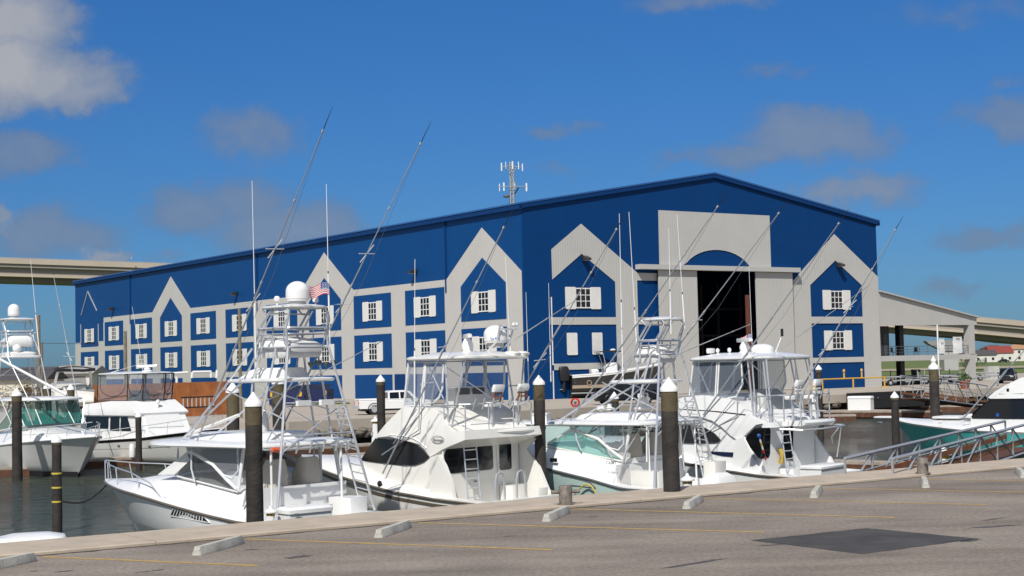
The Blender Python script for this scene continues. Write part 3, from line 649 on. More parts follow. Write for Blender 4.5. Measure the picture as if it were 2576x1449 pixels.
def tower(T,P):
    """tuna tower: four legs, a standing floor, a control ring with pod and belt rail, and a sun shade"""
    sx,sz,sL,sW=P['floor'];rx,rz_,rL,rW=P['ring'];tx,tz,tL,tW=P['top'];bz=P['belt'];ax,ayy,az=P['aft'];fx,fy,fz=P['fwd']
    slab(T,'tower_floor',WHITE,sx,sz,sL,sW,.12,.35,.03,.2)
    f=MB();r=.036
    rc=lambda sgx,sgy:(rx+sgx*rL/2,sgy*rW/2,rz_)
    for s in (1,-1):
        A,B_=Vector(rc(-1,s)),Vector((ax,s*ayy,az));f.tube([A,B_],r+.006,7)
        A2=Vector(rc(-.35,s));B2=Vector((ax+1.5,s*(ayy+.02),az+.35));
        f.tube([A2,B2],r,7)
        C_,D_=Vector(rc(1,s)),Vector((fx,s*fy,fz));f.tube([C_,Vector((sx+sL*.42,s*sW*.40,sz)),D_],r,7)
        f.tube([Vector(rc(.4,s)),Vector((rx+rL*.3,s*(rW/2+.25),sz+.1)),Vector((rx+rL*.25,s*1.35,fz))],r,7)
        f.tube([A.lerp(B_,.42),C_.lerp(D_,.42)],r*.6,6)
        f.tube([A.lerp(B_,.36),A2.lerp(B2,.80)],r*.6,6)
    for t in (.33,.52): 
        a=Vector(rc(-1,1)).lerp(Vector((ax,ayy,az)),t);f.tube([a,(a.x,-a.y,a.z)],r*.8,6)
    a=Vector(rc(-1,1)).lerp(Vector((ax,ayy,az)),.34);b=Vector(rc(-1,-1)).lerp(Vector((ax,-ayy,az)),.62);f.tube([a,b],r*.6,6);f.tube([(a.x,-a.y,a.z),(b.x,-b.y,b.z)],r*.6,6)
    q=rrect(rx,0,rL,rW,rz_,.25,4);f.tube(q+[q[0]],r,7)
    f.build('tower_frame',ALU,T)
    q=rrect(rx-.1,0,rL*.92,rW*1.0,bz,.25,4)
    MB().tube(q+[q[0]],.045,7).build('belt_rail',ALU,T);q=rrect(rx-.1,0,rL*.9,rW*.98,bz-.17,.25,4);MB().tube(q+[q[0]],.022,6).build('belt_rail',ALU,T)
    st=MB()
    for sx_ in (-.8,-.1,.6):
        for s in (1,-1): st.tube([(rx-.1+sx_*rL*.45,s*rW*.5,bz),(rx-.05+sx_*rL*.45,s*rW*.5,bz-.35),(rx+sx_*rL*.5,s*rW*.45,rz_)],.024,6)
    st.build('rail_posts',ALU,T)
    tp=MB()
    for s in (1,-1):
        tp.tube([(rx+rL*.42,s*rW*.5,rz_),(rx+rL*.30,s*rW*.48,bz),(tx+tL*.18,s*tW*.44,tz-.12),(tx+tL*.06,s*tW*.4,tz+.02),(tx-tL*.3,s*tW*.42,tz+.02),(tx-tL*.42,s*tW*.44,tz-.1),(rx-rL*.46,s*rW*.5,bz),(rx-rL*.48,s*rW*.5,rz_)],.036,7)
        tp.tube([(rx+rL*.25,s*rW*.5,rz_),(rx+rL*.16,s*rW*.48,bz),(tx+tL*.02,s*tW*.44,tz-.05)],.026,6)
        tp.tube([(tx+tL*.44,s*tW*.42,tz+.02),(tx+tL*.3,s*tW*.42,tz-.15),(tx+tL*.08,s*tW*.43,tz-.17)],.026,6)
        tp.tube([(tx-tL*.38,s*tW*.42,tz-.2),(rx-rL*.36,s*rW*.5,bz)],.024,6)
    tp.tube([(tx+tL*.1,-tW*.43,tz-.15),(tx+tL*.1,tW*.43,tz-.15)],.026,6)
    tp.build('shade_frame',ALU,T)
    slab(T,'sun_shade',WHITE,tx,tz,tL,tW,.09,.35,.05)
    px,pzz=rx+.1,rz_
    MB().loft([rrect(px,0,rL*.92,rW*.86,pzz-.30,.2,3),rrect(px,0,rL*1.0,rW*.92,pzz-.18,.22,3),rrect(px,0,rL*.98,rW*.9,pzz+.1,.22,3),rrect(px+.12,0,rL*.66,rW*.8,pzz+.26,.2,3),rrect(px+.25,0,rL*.3,rW*.6,pzz+.34,.12,3)]).build('control_pod',FABW,T,ang=60)
    # ladder on the starboard aft leg
    lad=MB();A,B_=Vector(rc(-1,-1)),Vector((ax,-ayy,az));A2=Vector(rc(-.5,-1));B2=Vector((ax+.62,-ayy+.02,az+.1))
    lad.tube([A2.lerp(B2,.35),B2],.03,6)
    for k in range(13):
        t=.38+.6*k/12;lad.tube([A.lerp(B_,t),A2.lerp(B2,t)],.02,5)
    lad.build('ladder',ALU,T)
    return lambda t,s:Vector(rc(-1,s)).lerp(Vector((ax,s*ayy,az)),t)
def hardtop(T,x0,x1,z,hw,th=.13,m=WHITE,nose=1.9,hump=(.5,.28)):
    """moulded roof with a rounded, tapering nose"""
    def ring(zz,ins):
        pts=[];h=hw-ins
        pts+= [(x0+ins,h*k/4,zz) for k in range(-3,4)]
        xs=[x0+ins+.12]+[x0+(x1-nose-x0)*k/5 for k in range(1,6)]+[x1-nose+nose*math.sin(R(a)) for a in range(12,91,13)]
        lf=[]
        for x in xs:
            t=max(0,(x-(x1-nose))/nose)
            lf.append((min(x,x1-ins),h*max(0.02,(1-t**2.3))**.62 if t>0 else h,zz))
        return pts+lf+[(x,-y,zz) for x,y,_ in lf[::-1]]
    r=[ring(z,.10),ring(z+th*.3,.0),ring(z+th*.7,.01),ring(z+th,.10)]
    top=[(x0+ (x-x0)*.8+(x1-x0)*.06,y*.7,z+th+.07) for x,y,_ in ring(0,.1)];r.append(top)
    o=MB().loft(r).build('hardtop',m,T,ang=50)
    if hump:
        f,h=hump;cx=x0+(x1-x0)*.42
        MB().loft([rrect(cx,0,(x1-x0)*f+.35,hw*1.25,z+th+.05,.3,3),rrect(cx-.05,0,(x1-x0)*f,hw*1.1,z+th+h*.8,.25,3),rrect(cx-.12,0,(x1-x0)*f*.85,hw*.95,z+th+h,.2,3)]).build('roof_pod',m,T,ang=50)
    return o
def express(T,P):
    """open express fishing boat: raised foredeck, windscreen, hardtop, tower"""
    H=P['hull'];H.build(T,P['hm'],P.get('rub',DGREY))
    xw,xc=P['xw'],P['xc'];gz0,gz1=P['gz']           # glass base heights at front / aft
    top=H.x1-.02
    tab=P['rise'];H.deck(T,P.get('dm',WHITE),xc,top,lambda x:lerp(tab,x),30,P.get('de',5))
    H.cockpit(T,P.get('dm',WHITE),xc)
    yb=P['yb'];yt=yb-.12;zt=P['ht'][2]-.02
    fx,tx=xw,P['wt'];tp=P.get('tail',xc-.15)
    xm,zm=fx+(tp-fx)*.08,gz0
    for s in (1,-1):
        base=[(fx,s*yb*.93,gz0-.06),(tp+.02,s*yb,gz1-.12)]
        ar=[(tx,s*yt,zt-.15),(tx-.35,s*yt,zt-.22),(tx-.28-(tx-tp)*.4,s*(yb-.05),gz1+.65),(tp+.5,s*yb,gz1+.2),(tp+.05,s*yb,gz1-.05)]
        MB().poly([base[0],(tx+.02,s*yt,zt-.12)]+ar[1:]+[base[1]]).build('side_glass',P['glass'],T,True)
        MB().poly([(tx+.05,s*yt,zt)]+ar[1:-1]+[(tp,s*yb,gz1),(tp-.12,s*yt,zt)]).build('side_curtain',CLEAR,T,True)
        MB().tube([(tx+.05,s*yt,zt)]+[ar[0]]+ar[1:],.055,7).tube([(tp-.14,s*yt,zt),(tp,s*(yb-.01),gz1-.08)],.055,7).build('window_frame',P.get('fm',PAINTW),T)
        MB().tube([(tp+.16,s*yt,zt),(tp+.14,s*yt,gz1+.5),(tp+.3,s*yb,gz1+.28),(tp+.8,s*yb,gz1+.38)],.03,6).build('curtain_zip',PAINTW,T)
        MB().tube([base[0],(tx,s*yt,zt-.15)],.035,6).tube([base[0],base[1]],.03,6).build('windscreen_post',P.get('fm',PAINTW),T)
        MB().tube([(fx+.35,s*yb*.75,gz0-.03),(fx-.1,s*yb*.92,zt+.0)],.028,6).build('support_strut',ALU,T)
        MB().tube([(tx-.15,s*yt,zt),(tx-.3,s*yb,gz0+.2),(tx-.55,s*(yb+.06),gz0-.2)],.034,6).build('support_strut',ALU,T)
        if P.get('strut2'): MB().tube([(tx-1.2,s*yt,zt),(tp+.45,s*(yb+.08),gz1-.15)],.034,6).build('support_strut',ALU,T)
        # aft pane frame behind the helm
        MB().tube([(tp-.9,s*yt,zt),(tp-.95,s*yb,gz1-.1)],.03,6).build('curtain_post',PAINTW,T)
    c0,c1=(fx+.5,0,gz0+.03),(tx+.3,0,zt)
    for s in (1,-1):
        MB().poly([(fx,s*yb*.93,gz0-.06),(fx+.35,s*yb*.5,gz0),(tx+.2,s*yt*.5,zt),(tx+.02,s*yt,zt-.05)]).build('front_glass',P['front'],T,True)
        MB().poly([(fx+.35,s*yb*.5,gz0),c0,c1,(tx+.2,s*yt*.5,zt)]).build('front_glass',P['front'],T,True)
        MB().tube([(fx+.35,s*yb*.5,gz0),(tx+.2,s*yt*.5,zt)],.03,6).build('mullion',PAINTW,T)
    MB().poly([(tp-.9,yt,zt),(tp-.9,yb,gz1+.1),(tp-.9,-yb,gz1+.1),(tp-.9,-yt,zt)]) # (open aft)
    # helm: console, seats under covers, wheel
    cx=xc+1.6
    MB().loft([rrect(cx,0,1.1,2*yb-.5,H.zs(xc)+.1,.1,2),rrect(cx+.05,0,.9,2*yb-.7,gz1+.25,.12,2),rrect(cx+.2,0,.45,2*yb-.9,gz1+.42,.12,2)]).build('helm_console',P.get('dm',WHITE),T)
    for y in (.65,-.65): 
        MB().loft([rrect(xc+.4,y,.75,.8,H.zs(xc)+.15,.15,2),rrect(xc+.38,y,.68,.74,gz1+.35,.15,2),rrect(xc+.28,y,.3,.6,gz1+.8,.1,2)]).build('seat_cover',FABB,T,ang=60)
    MB().tube([(cx-.6,.65+.24*math.cos(a),gz1+.28+.24*math.sin(a)) for a in [2*math.pi*k/14 for k in range(15)]],.022,6).build('steering_wheel',DGREY,T)
    MB().box(xc-.06,xc,-H.b(xc)+.2,H.b(xc)-.2,.42,P.get('bh',H.zs(xc)+.7)).build('helm_bulkhead',P.get('dm',WHITE),T)
    hx0,hx1,hz,hw=P['ht'];hardtop(T,hx0,hx1,hz,hw,hump=P.get('hump',(.5,.28)))
    MB().tube([(hx0-.08,-hw*.9,hz-.02),(hx0-.1,0,hz-.03),(hx0-.08,hw*.9,hz-.02)],.03,6).tube([(hx0-.08,-hw*.9,hz-.02),(hx0+.2,-hw*.88,hz+.02)],.025,5).tube([(hx0-.08,hw*.9,hz-.02),(hx0+.2,hw*.88,hz+.02)],.025,5).build('rod_rack_rail',ALU,T)
    for k in range(P.get('nrods',6)): rod_holder(T,(hx0-.12,hw*(.55-1.3*k/5.0),hz-.04))
    for y in (yb-.25,-yb+.25): MB().tube([(hx0+.15,y,hz),(hx0+.1,y+.02,H.zs(0)+.05)],.036,7).build('aft_post',PAINTW,T)
    tower(T,P['tower'])
def bow_rail(T,H,pts,stx,r=.022,nose=True):
    """pts: (x, half width factor, height above deck)"""
    m=MB()
    f=lambda x,k,h,s:(x,s*H.b(min(x,H.x1-.05))*k,H.zs(x)+h)
    port=[f(*p,1) for p in pts];star=[f(*p,-1) for p in pts]
    m.tube(port[::-1]+star,r,6)
    for x,h,lean in stx:
        for s in (1,-1): m.tube([(x,s*H.b(x)*.93,H.zs(x)+.02),(x+lean,s*H.b(min(x+lean,H.x1-.05))*.93,H.zs(x)+h)],r*.9,6)
    m.build('bow_rail',ALU,T)
def cleat(T,x,y,z,s=1):
    m=MB().tube([(x-.11,y,z+.06),(x+.11,y,z+.06)],.014,6).tube([(x-.04,y,z),(x-.04,y,z+.06)],.012,5).tube([(x+.04,y,z),(x+.04,y,z+.06)],.012,5)
    m.build('cleat',ALU,T)
A138=R(138)
# ---------------------------------------------------------------- A: nearest express boat
FA=Frame(-5.64,46.1,-2,A138)
z5=Zm(800,1250,700,2254);zT=Zm(700,1000,800,2318);zB=Zm(1300,1200,850,1642);zC=Zm(1950,1500,850,2576);zD=Zm(2500,1150,800,1656);zC2=Zm(1950,1150,750,2174);z3=Zm(2000,600,1400,2254);zR=Zm(3000,1350,872,2527)
TA=fthing('sport_fishing_boat','nearest white open fishing boat with tuna tower, slatted hull vent and bow pointing left','boat',FA)
HA_=Hull(-1.6,11.67,4.25,[(-1.6,.9),(1.5,.92),(3.2,1.09),(5,1.28),(6.15,1.4),(7.4,1.5),(9.8,1.6),(11.7,1.66)],1.9)
PA=dict(hull=HA_,hm=WHITE,rub=BROWNS,xw=5.4,xc=1.3,tail=2.15,bh=1.86,wt=4.75,gz=(2.17,1.86),yb=1.62,ht=(.75,7.45,3.05,2.0),glass=SMOKE,front=FABW,
  rise=[(1.3,.86),(2.2,.84),(4,.86),(5.3,.82),(6.2,.72),(7.4,.52),(8.6,.32),(10,.16),(11.7,.05)],
  tower=dict(floor=(2.18,4.98,2.9,2.5),ring=(1.58,6.02,1.7,1.6),belt=6.6,top=(1.36,7.2,1.55,1.7),aft=(.0,1.92,1.0),fwd=(6.3,.55,3.2)))
express(TA,PA)
bow_rail(TA,HA_,[(5.63,.97,.12),(6.32,.97,.46),(7.86,.95,.62),(9.6,.93,.64),(10.6,.9,.64),(11.3,.9,.68),(11.62,.8,.70)],[(7.2,.58,.25),(9.3,.63,.22),(10.7,.64,.12),(11.45,.68,.08)])
cleat(TA,5.4,1.93,1.42);cleat(TA,10.6,.42,1.7)
for s in (1,-1):
    T_=outrigger(TA,(4.19,s*1.6,3.2),(-2.75,s*1.95,12.65),(.44,.60))
for s in (1,-1):
    MB().tube([(5.2,s*1.5,3.2),(2.6,s*1.0,5.05),(2.1,s*.8,6.0)],.032,7).build('tower_brace',ALU,TA)
outrigger(TA,FA.Y(z5,(620,880),.4),FA.Y(z5,(2115,110),-.6),(),.02,'centre_rigger',False)
MB().tube([FA.Y(zA,(775,305),1.3),FA.Y(zA,(1180,150),1.3)],.055,8).build('stowed_pole',PAINTW,TA)
antenna(TA,(2.12,.9,5.1),(2.18,.9,11.14),.41);antenna(TA,(.79,-.9,6.1),(.82,-.9,11.04),.44)
dome(TA,(1.2,0,7.42),.36,.62);
for y in (.72,-.8): MB().lathe([(.03,0),(.03,.1),(.09,.12),(.1,.2),(.06,.27),(0,.28)],(1.3,y,7.3),12).build('navigation_light',PAINTW,TA)
MB().loft([rrect(2.4,0,1.9,1.5,5.12,.2,3),rrect(2.2,0,1.5,1.2,5.35,.2,3),rrect(2.1,0,1.2,1.0,5.42,.2,3)]).build('tower_console',PAINTW,TA)
for k in range(4):
    c=(1.15-.12*k,-.45-.2*k,5.5+.05*(k%2));MB().lathe([(.02,-.1),(.09,-.02),(.11,.06),(.06,.07)],c,10).build('floodlight',DGREY,TA)
for y in (.55,-.35): MB().cbox((.35,y,4.35),(.12,.5,.16)).build('spreader_light',PAINTW,TA)
MB().lathe([(.32,0),(.34,.12),(.30,.5),(.22,.62),(.1,.66)],(3.3,-.1,3.45),16).build('covered_radar',FABW,TA)
MB().tube([(.62,1.2,3.0),(.62,1.55,3.02)],.07,8).build('orange_float',ORANGE,TA)
for s in (1,-1):
    MB().poly([(c[0],s*(1.5 if i in (2,3) else 1.6),c[2]) for i,c in enumerate(FA.Y(zA,p,1.55) for p in ((535,630),(672,630),(805,488),(742,455)))]).build('windscreen_cover',FABW,TA,True)
# hull vent: recessed dark grille with white slats
va=[FA.S(zA,p,lambda x,z:HA_.side(x,z)+.012) for p in ((648,905),(630,962),(905,1012),(945,1018),(900,970))]
MB().prism(va,(0,-.02,0)).build('hull_vent',BLACK,TA,True)
vs=MB()
for k in range(12):
    a=Vector(va[0]).lerp(Vector(va[4]),k/11.6);b=Vector(va[1]).lerp(Vector(va[2]),k/11.6-.02)
    a2=a+Vector((-.05,.018,0));b2=b+Vector((-.05,.018,0))
    vs.poly([a+Vector((0,.018,0)),a2,b2,b+Vector((0,.018,0))])
vs.tube([va[0],va[1],va[2],va[3],va[4],va[0]],.018,5)
vs.build('vent_slats',WHITE,TA)
MB().loft([rrect(.85,.3,.7,1.9,.42,.06,2),rrect(.85,.3,.75,1.95,1.28,.08,2)]).build('tackle_station',WHITE,TA);
MB().loft([rrect(.7,-1.45,1.0,.7,.42,.06,2),rrect(.7,-1.45,1.05,.75,1.42,.08,2)]).build('bait_freezer',WHITE,TA)
MB().loft([rrect(-1.2,-.4,.6,1.5,.95,.15,2),rrect(-1.2,-.4,.65,1.6,1.06,.2,2),rrect(-1.2,-.4,.45,1.3,1.1,.1,2)]).build('transom_seat',LGREY,TA)
# ---------------------------------------------------------------- C: seafoam express boat
FC=Frame(6.0,54.6,-2,A138)
TC=fthing('sport_fishing_boat','seafoam hulled open fishing boat with teal windscreen and tower, third along the quay','boat',FC)
HC=Hull(-1.5,10.8,4.5,[(-1.5,.9),(1.25,1.0),(2.57,1.28),(4,1.5),(5.1,1.66),(7,1.8),(10.8,1.95)],1.9)
PC=dict(hull=HC,hm=SEAH,rub=DGREY,xw=5.3,xc=1.6,wt=3.95,gz=(2.42,1.98),yb=1.64,ht=(.45,5.9,3.12,1.9),glass=TEALG,front=TEALG,strut2=True,tail=1.45,
  rise=[(1.6,.88),(3,.85),(5.3,.75),(6.5,.6),(8.5,.3),(10.8,.05)],fm=CREAM,
  tower=dict(floor=(1.75,4.58,2.2,2.15),ring=(1.16,5.6,1.2,1.3),belt=6.1,top=(.85,6.8,1.2,1.35),aft=(.0,1.92,1.0),fwd=(5.2,.55,3.3)))
express(TC,PC)
for s in (1,-1):
    outrigger(TC,(3.93,s*1.6,3.3),(-3.4,s*1.9,10.95),(.46,))
    MB().tube([(4.7,s*1.4,3.25),(2.2,s*.9,4.65),(1.7,s*.65,5.6)],.032,7).build('tower_brace',ALU,TC)
outrigger(TC,FC.Y(z3,(862,1208),.2),FC.Y(z3,(1380,995),-.6),(),.02,'centre_rigger',False)
antenna(TC,(2.03,.9,4.66),(1.99,.9,10.69),.47);antenna(TC,(2.16,-.2,4.63),(2.4,-.2,10.85),.42);antenna(TC,(.29,.3,6.31),(.26,.3,10.07),.40);antenna(TC,(.55,-.9,6.5),(.75,-.9,10.65),.3)
radar(TC,FC.Y(zC2,(1400,1150),0),1.95,R(40)+math.pi*1.5-R(10),'FURUNO',h=.42,tm=NAVY)
MB().lathe([(.05,0),(.06,.12),(.16,.16),(.16,.26),(.1,.3),(0,.31)],FC.Y(zC2,(935,1205),.5),12).build('searchlight',PAINTW,TC)
MB().lathe([(.22,0),(.24,.06),(.1,.1),(.08,.16),(.1,.22),(0,.24)],FC.Y(zC2,(1030,1160),0),12).build('gps_dome',PAINTW,TC)
text_mesh('lettering','CABO',.16,DGREY,TC,tuple(Vector(FC.S(zC,(1108,758),lambda x,z:HC.b(x)-.02))+Vector((0,.09,0))),(-1,0,0),(0,-.2,1))
for p in ((315,708),(443,725)):
    c=FC.S(zC,p,lambda x,z:HC.b(x)-.03);MB().prism([(c[0]+dx,c[1]+.03,c[2]+dz) for dx,dz in ((.16,.07),(-.16,.07),(-.16,-.07),(.16,-.07))],(0,.03,0)).build('portlight',BLACKG,TC,True)
cleat(TC,4.0,2.05,1.56)
ov=[FC.S(zC,p,lambda x,z:HC.side(x,z)+.012) for p in ((515,898),(850,980),(915,1045),(620,1012))]
MB().tube(ov[:3],.014,5).tube([ov[2],ov[3]],.014,5).build('hull_vent',DGREY,TC)
MB().loft([rrect(.7,1.3,1.2,.5,.42,.06,2),rrect(.7,1.3,1.25,.55,1.55,.08,2)]).build('tackle_station',CREAM,TC)
MB().loft([rrect(-.3,-1.3,.5,.7,.42,.06,2),rrect(-.3,-1.3,.55,.75,1.75,.08,2)]).build('tackle_station',CREAM,TC)
MB().loft([rrect(-1.0,-.5,.9,1.5,.9,.2,3),rrect(-1.0,-.5,.7,1.3,1.25,.2,3),rrect(-1.0,-.5,.3,.8,1.4,.1,3)]).build('covered_chair',FABW,TC,ang=60)
# ---------------------------------------------------------------- flybridge boats
def sidebody(T,name,m,prof,hw,ang=40,shift=None):
    """solid with a given side outline (x,z); half width hw(x,z); cut into small cells so that its sides curve smoothly"""
    import bmesh
    n=len(prof);b=bmesh.new()
    if shift is None: V=[b.verts.new((x,s,z)) for s in (1,-1) for x,z in prof]
    else: V=[b.verts.new((x,s,z)) for s in (1,2) for x,z in prof]
    b.faces.new(V[:n]);b.faces.new(V[n:][::-1])
    for i in range(n): b.faces.new((V[i],V[n+i],V[n+(i+1)%n],V[(i+1)%n]))
    xs=[p[0] for p in prof];zs=[p[1] for p in prof]
    for ax,lo,hi,st in ((0,min(xs),max(xs),.3),(2,min(zs),max(zs),.3)):
        c=lo+st*.5
        while c<hi:
            no=[0,0,0];no[ax]=1;co=[0,0,0];co[ax]=c
            bmesh.ops.bisect_plane(b,geom=b.verts[:]+b.edges[:]+b.faces[:],plane_co=co,plane_no=no);c+=st
    for v in b.verts:
        if shift is None: v.co.y=(1 if v.co.y>0 else -1)*hw(v.co.x,v.co.z)
        else: v.co.y=shift[0]*(hw(v.co.x,v.co.z)+shift[1]+(shift[2] if v.co.y>1.5 else 0))
    bmesh.ops.recalc_face_normals(b,faces=b.faces)
    me=bpy.data.meshes.new(name);b.to_mesh(me);b.free();me.materials.append(m)
    for p in me.polygons:p.use_smooth=True
    me.set_sharp_from_angle(angle=R(ang))
    o=bpy.data.objects.new(name,me);COL.objects.link(o);o.parent=T;return o
def sidepanel(T,name,m,pts,hw,th=.02,off=.008,both=True,rim=None):
    for s in ((1,-1) if both else (1,)):
        o=sidebody(T,name,m,list(pts),hw,40,(s,off,th))
        if rim:
            q=[(x,s*(hw(x,z)+off+th),z) for x,z in pts];MB().tube(q+[q[0]],.014,4).build('window_rim',rim,o)
def smooth(pts,n=3):
    """Chaikin corner cutting on a closed outline"""
    for it in range(n):
        q=[];k1=.88 if it==0 else .75
        for i in range(len(pts)):
            a,b=pts[i],pts[(i+1)%len(pts)]
            q+=[tuple(k1*a[k]+(1-k1)*b[k] for k in range(len(a))),tuple((1-k1)*a[k]+k1*b[k] for k in range(len(a)))]
        pts=q
    return pts
def aftpanel(T,name,m,x,pts,th=.03,parent=None):
    return MB().prism([(x,y,z) for y,z in pts],(-th,0,0)).build(name,m,parent or T,True)
def rrpts(a0,a1,b0,b1,r):
    out=[]
    for (ca,cb,st) in ((a1-r,b1-r,0),(a0+r,b1-r,90),(a0+r,b0+r,180),(a1-r,b0+r,270)):
        for k in range(5): out.append((ca+r*math.cos(R(st+22.5*k)),cb+r*math.sin(R(st+22.5*k))))
    return out
def ladder(T,a,b,w,n,m=ALU,name='ladder',r=.026):
    a,b,w=Vector(a),Vector(b),Vector(w);l=MB();l.tube([a,b],r,6).tube([a+w,b+w],r,6)
    for k in range(n): t=(k+.6)/n;l.tube([a.lerp(b,t),a.lerp(b,t)+w],r*.8,6)
    return l.build(name,m,T)
def curtain(T,pts,frame=PAINTW,r=.04,m=None):
    MB().poly(pts).build('clear_curtain',m or CLEAR,T,True);MB().tube(list(pts)+[pts[0]],r,6).build('curtain_frame',frame,T)
def bridge_kit(T,xa,zf,zr,hw,xf,zt,seats,chair_m,wood):
    """aft rail with rod holders, helm seats, console"""
    rl=MB();q=[(xf,hw,zr-.05),(xa+.25,hw,zr),(xa,hw-.25,zr),(xa,-hw+.25,zr),(xa+.25,-hw,zr),(xf,-hw,zr-.05)]
    rl.tube(q,.028,6);rl.tube([(x,y,(zr+zf)/2-.2) for x,y,z in q],.018,6)
    for x,y in ((xf-.3,hw),(xa+.1,hw-.12),(xa,hw*.35),(xa,-hw*.35),(xa+.1,-hw+.12),(xf-.3,-hw)): rl.tube([(x,y,zf),(x,y,zr)],.024,6)
    rl.build('bridge_rail',ALU,T)
    for k in range(7): rod_holder(T,(xa-.03,hw*.75-1.5*hw*k/6,zr-.02),h=.36)
    for (x,y) in seats:
        s=MB().loft([rrect(x,y,.48,.5,zt-.5,.1,2),rrect(x,y,.52,.54,zt-.4,.12,2),rrect(x,y,.46,.5,zt-.34,.1,2)]).build('helm_seat',chair_m,T)
        if wood:
            for dy in (-.2,.2): MB().tube([(x-.2,y+dy,zt-.45),(x-.33,y+dy,zt)],.03,5).build('seat_slat',TEAK,s)
            for dz in (-.18,-.05): MB().tube([(x-.29,y-.24,zt+dz),(x-.29,y+.24,zt+dz)],.03,5).build('seat_slat',TEAK,s)
        else:
            for dz in (-.28,-.14,0): MB().cbox((x-.3,y,zt+dz+.04),(.06,.46,.08)).build('seat_slat',PAINTW,s)
        MB().loft([rrect(x-.3,y,.14,.52,zt+.0,.05,2),rrect(x-.34,y,.18,.56,zt+.14,.06,2),rrect(x-.36,y,.1,.5,zt+.26,.04,2)]).build('seat_back',chair_m,s,ang=60)
        MB().tube([(x,y,zf),(x,y,zt-.5)],.055,8).build('pedestal',ALU,s)
# ---------------------------------------------------------------- B: cream flybridge boat
FB=Frame(-1.2,53.8,-2,A138)
TB=fthing('flybridge_boat','cream flybridge boat with black wraparound windows and a stern ladder, second along the quay','boat',FB)
HB=Hull(-2.3,9.6,4.7,[(-2.3,.80),(0,.92),(2,1.1),(4.5,1.45),(7,1.75),(9.6,2.0)],2.0,tw=.95)
HB.build(TB,CREAM,BROWNS)
HB.band(TB,'boot_stripe',BROWNS,lambda x:HB.zs(x)-.30,lambda x:HB.zs(x)-.18,-2.2,7.5)
HB.deck(TB,CREAM,0,9.58,lambda x:lerp([(0,.25),(3.5,.35),(5,.42),(7,.3),(9.6,.05)],x),24,5)
HB.cockpit(TB,CREAM,.0,.35,.3)
hwB=lambda x,z:1.88-max(0,x-1.8)**2*.07-max(0,(z-1.8))*.05
sidebody(TB,'deckhouse',CREAM,[(0,.6),(0,2.97),(3.3,2.97),(4.35,2.02),(5.6,1.72),(7.0,1.55),(7.0,1.2)],hwB)
B_=lambda l,y=1.88:[(c[0],c[2]) for c in (FB.S(zB,p,hwB) for p in l)]
sidepanel(TB,'side_window',BLACKG,B_([(126,1044),(233,886),(330,888),(420,898),(490,913),(545,938),(590,973),(630,1022),(590,1056),(525,1082),(440,1082),(300,1068)]),hwB,.015,.012,True,DGREY)
for s in (1,-1):
    MB().poly([(4.36,s*1.40,2.08),(4.55,s*.7,2.06),(3.62,s*.7,2.86),(3.45,s*1.5,2.86)]).build('front_window',BLACKG,TB,True)
MB().poly([(4.56,.7,2.06),(4.56,-.7,2.06),(3.63,-.7,2.86),(3.63,.7,2.86)]).build('front_window',BLACKG,TB,True)
hwW=lambda x,z:1.95-max(0,x-1.6)**2*.06-max(0,z-2.9)*.16
wing=[(c[0],c[2]) for c in (FB.S(zB,p,hwW) for p in [(225,880),(330,868),(470,905),(545,925),(590,965),(628,1020),(720,965),(800,930),(885,895),(882,828),(790,835),(745,775),(695,700),(640,660),(430,655),(300,785)])]
sidebody(TB,'flybridge',CREAM,wing,hwW)
# styling groove along the wing and the name in its oval
gv=[FB.S(zB,p,lambda x,z:hwW(x,z)+.012) for p in [(330,858),(430,868),(510,885),(560,915),(605,960)]]
MB().tube(gv,.02,5).build('styling_line',WHITE,TB)
oc=FB.S(zB,(687,893),lambda x,z:hwW(x,z)+.014)
MB().tube([(oc[0]+.29*math.cos(R(a)),oc[1]+.01,oc[2]+.125*math.sin(R(a))) for a in range(0,361,15)],.009,4).build('name_oval',DGREY,TB)
text_mesh('lettering','Rampage',.13,DGREY,TB,(oc[0],oc[1]+.012,oc[2]-.01),(-1,0,0),(0,-.16,1),shear=.3)
# bridge deck overhang with the ladder hatch on its port side, and lip
od=[(.3,1.9),(.0,1.9),(-.55,1.75),(-.62,1.45),(-.12,1.3),(-.12,.5),(-.95,.45),(-1.0,.0),(-1.05,-.9),(-1.0,-1.5),(-.85,-1.95),(.3,-1.95)]
MB().prism([(x,y,2.98) for x,y in od],(0,0,.15)).build('bridge_deck',CREAM,TB,ang=50)
MB().tube([(-.98,.45,3.06),(-1.03,0,3.06),(-1.08,-.9,3.06),(-1.03,-1.5,3.06),(-.85,-1.93,3.06),(-.2,-2.0,3.06)],.085,8).build('deck_lip',CREAM,TB)
MB().box(-.02,.03,-1.9,1.9,.4,2.9).build('aft_bulkhead',CREAM,TB,True)
BX=lambda l,x=-.022:[(c[1],c[2]) for c in (FB.X(zB,p,x) for p in l)]
aftpanel(TB,'saloon_window',BLACKG,-.025,smooth(BX([(728,985),(750,1145),(1075,1112),(1092,1095),(1080,860),(880,862)]),1),.012)
dr=BX([(1113,845),(1140,1250),(1240,1255),(1225,845)]);dy0,dy1=dr[2][0],dr[0][0]
dd=aftpanel(TB,'cockpit_door',CREAM,-.025,rrpts(dy0,dy1,.62,2.86,.08),.03)
aftpanel(TB,'door_window',BLACKG,-.058,rrpts(dy0+.12,dy1-.1,1.66,2.80,.1),.012,dd)
MB().tube([(-.07,dy1-.05,1.75),(-.1,dy1-.05,1.85),(-.07,dy1-.05,1.95)],.015,5).build('door_handle',ALU,dd)
MB().lathe([(.05,0),(.05,.03),(0,.04)],(-.03,.35,1.35),10).build('shore_socket',DGREY,TB)
wy=-1.98
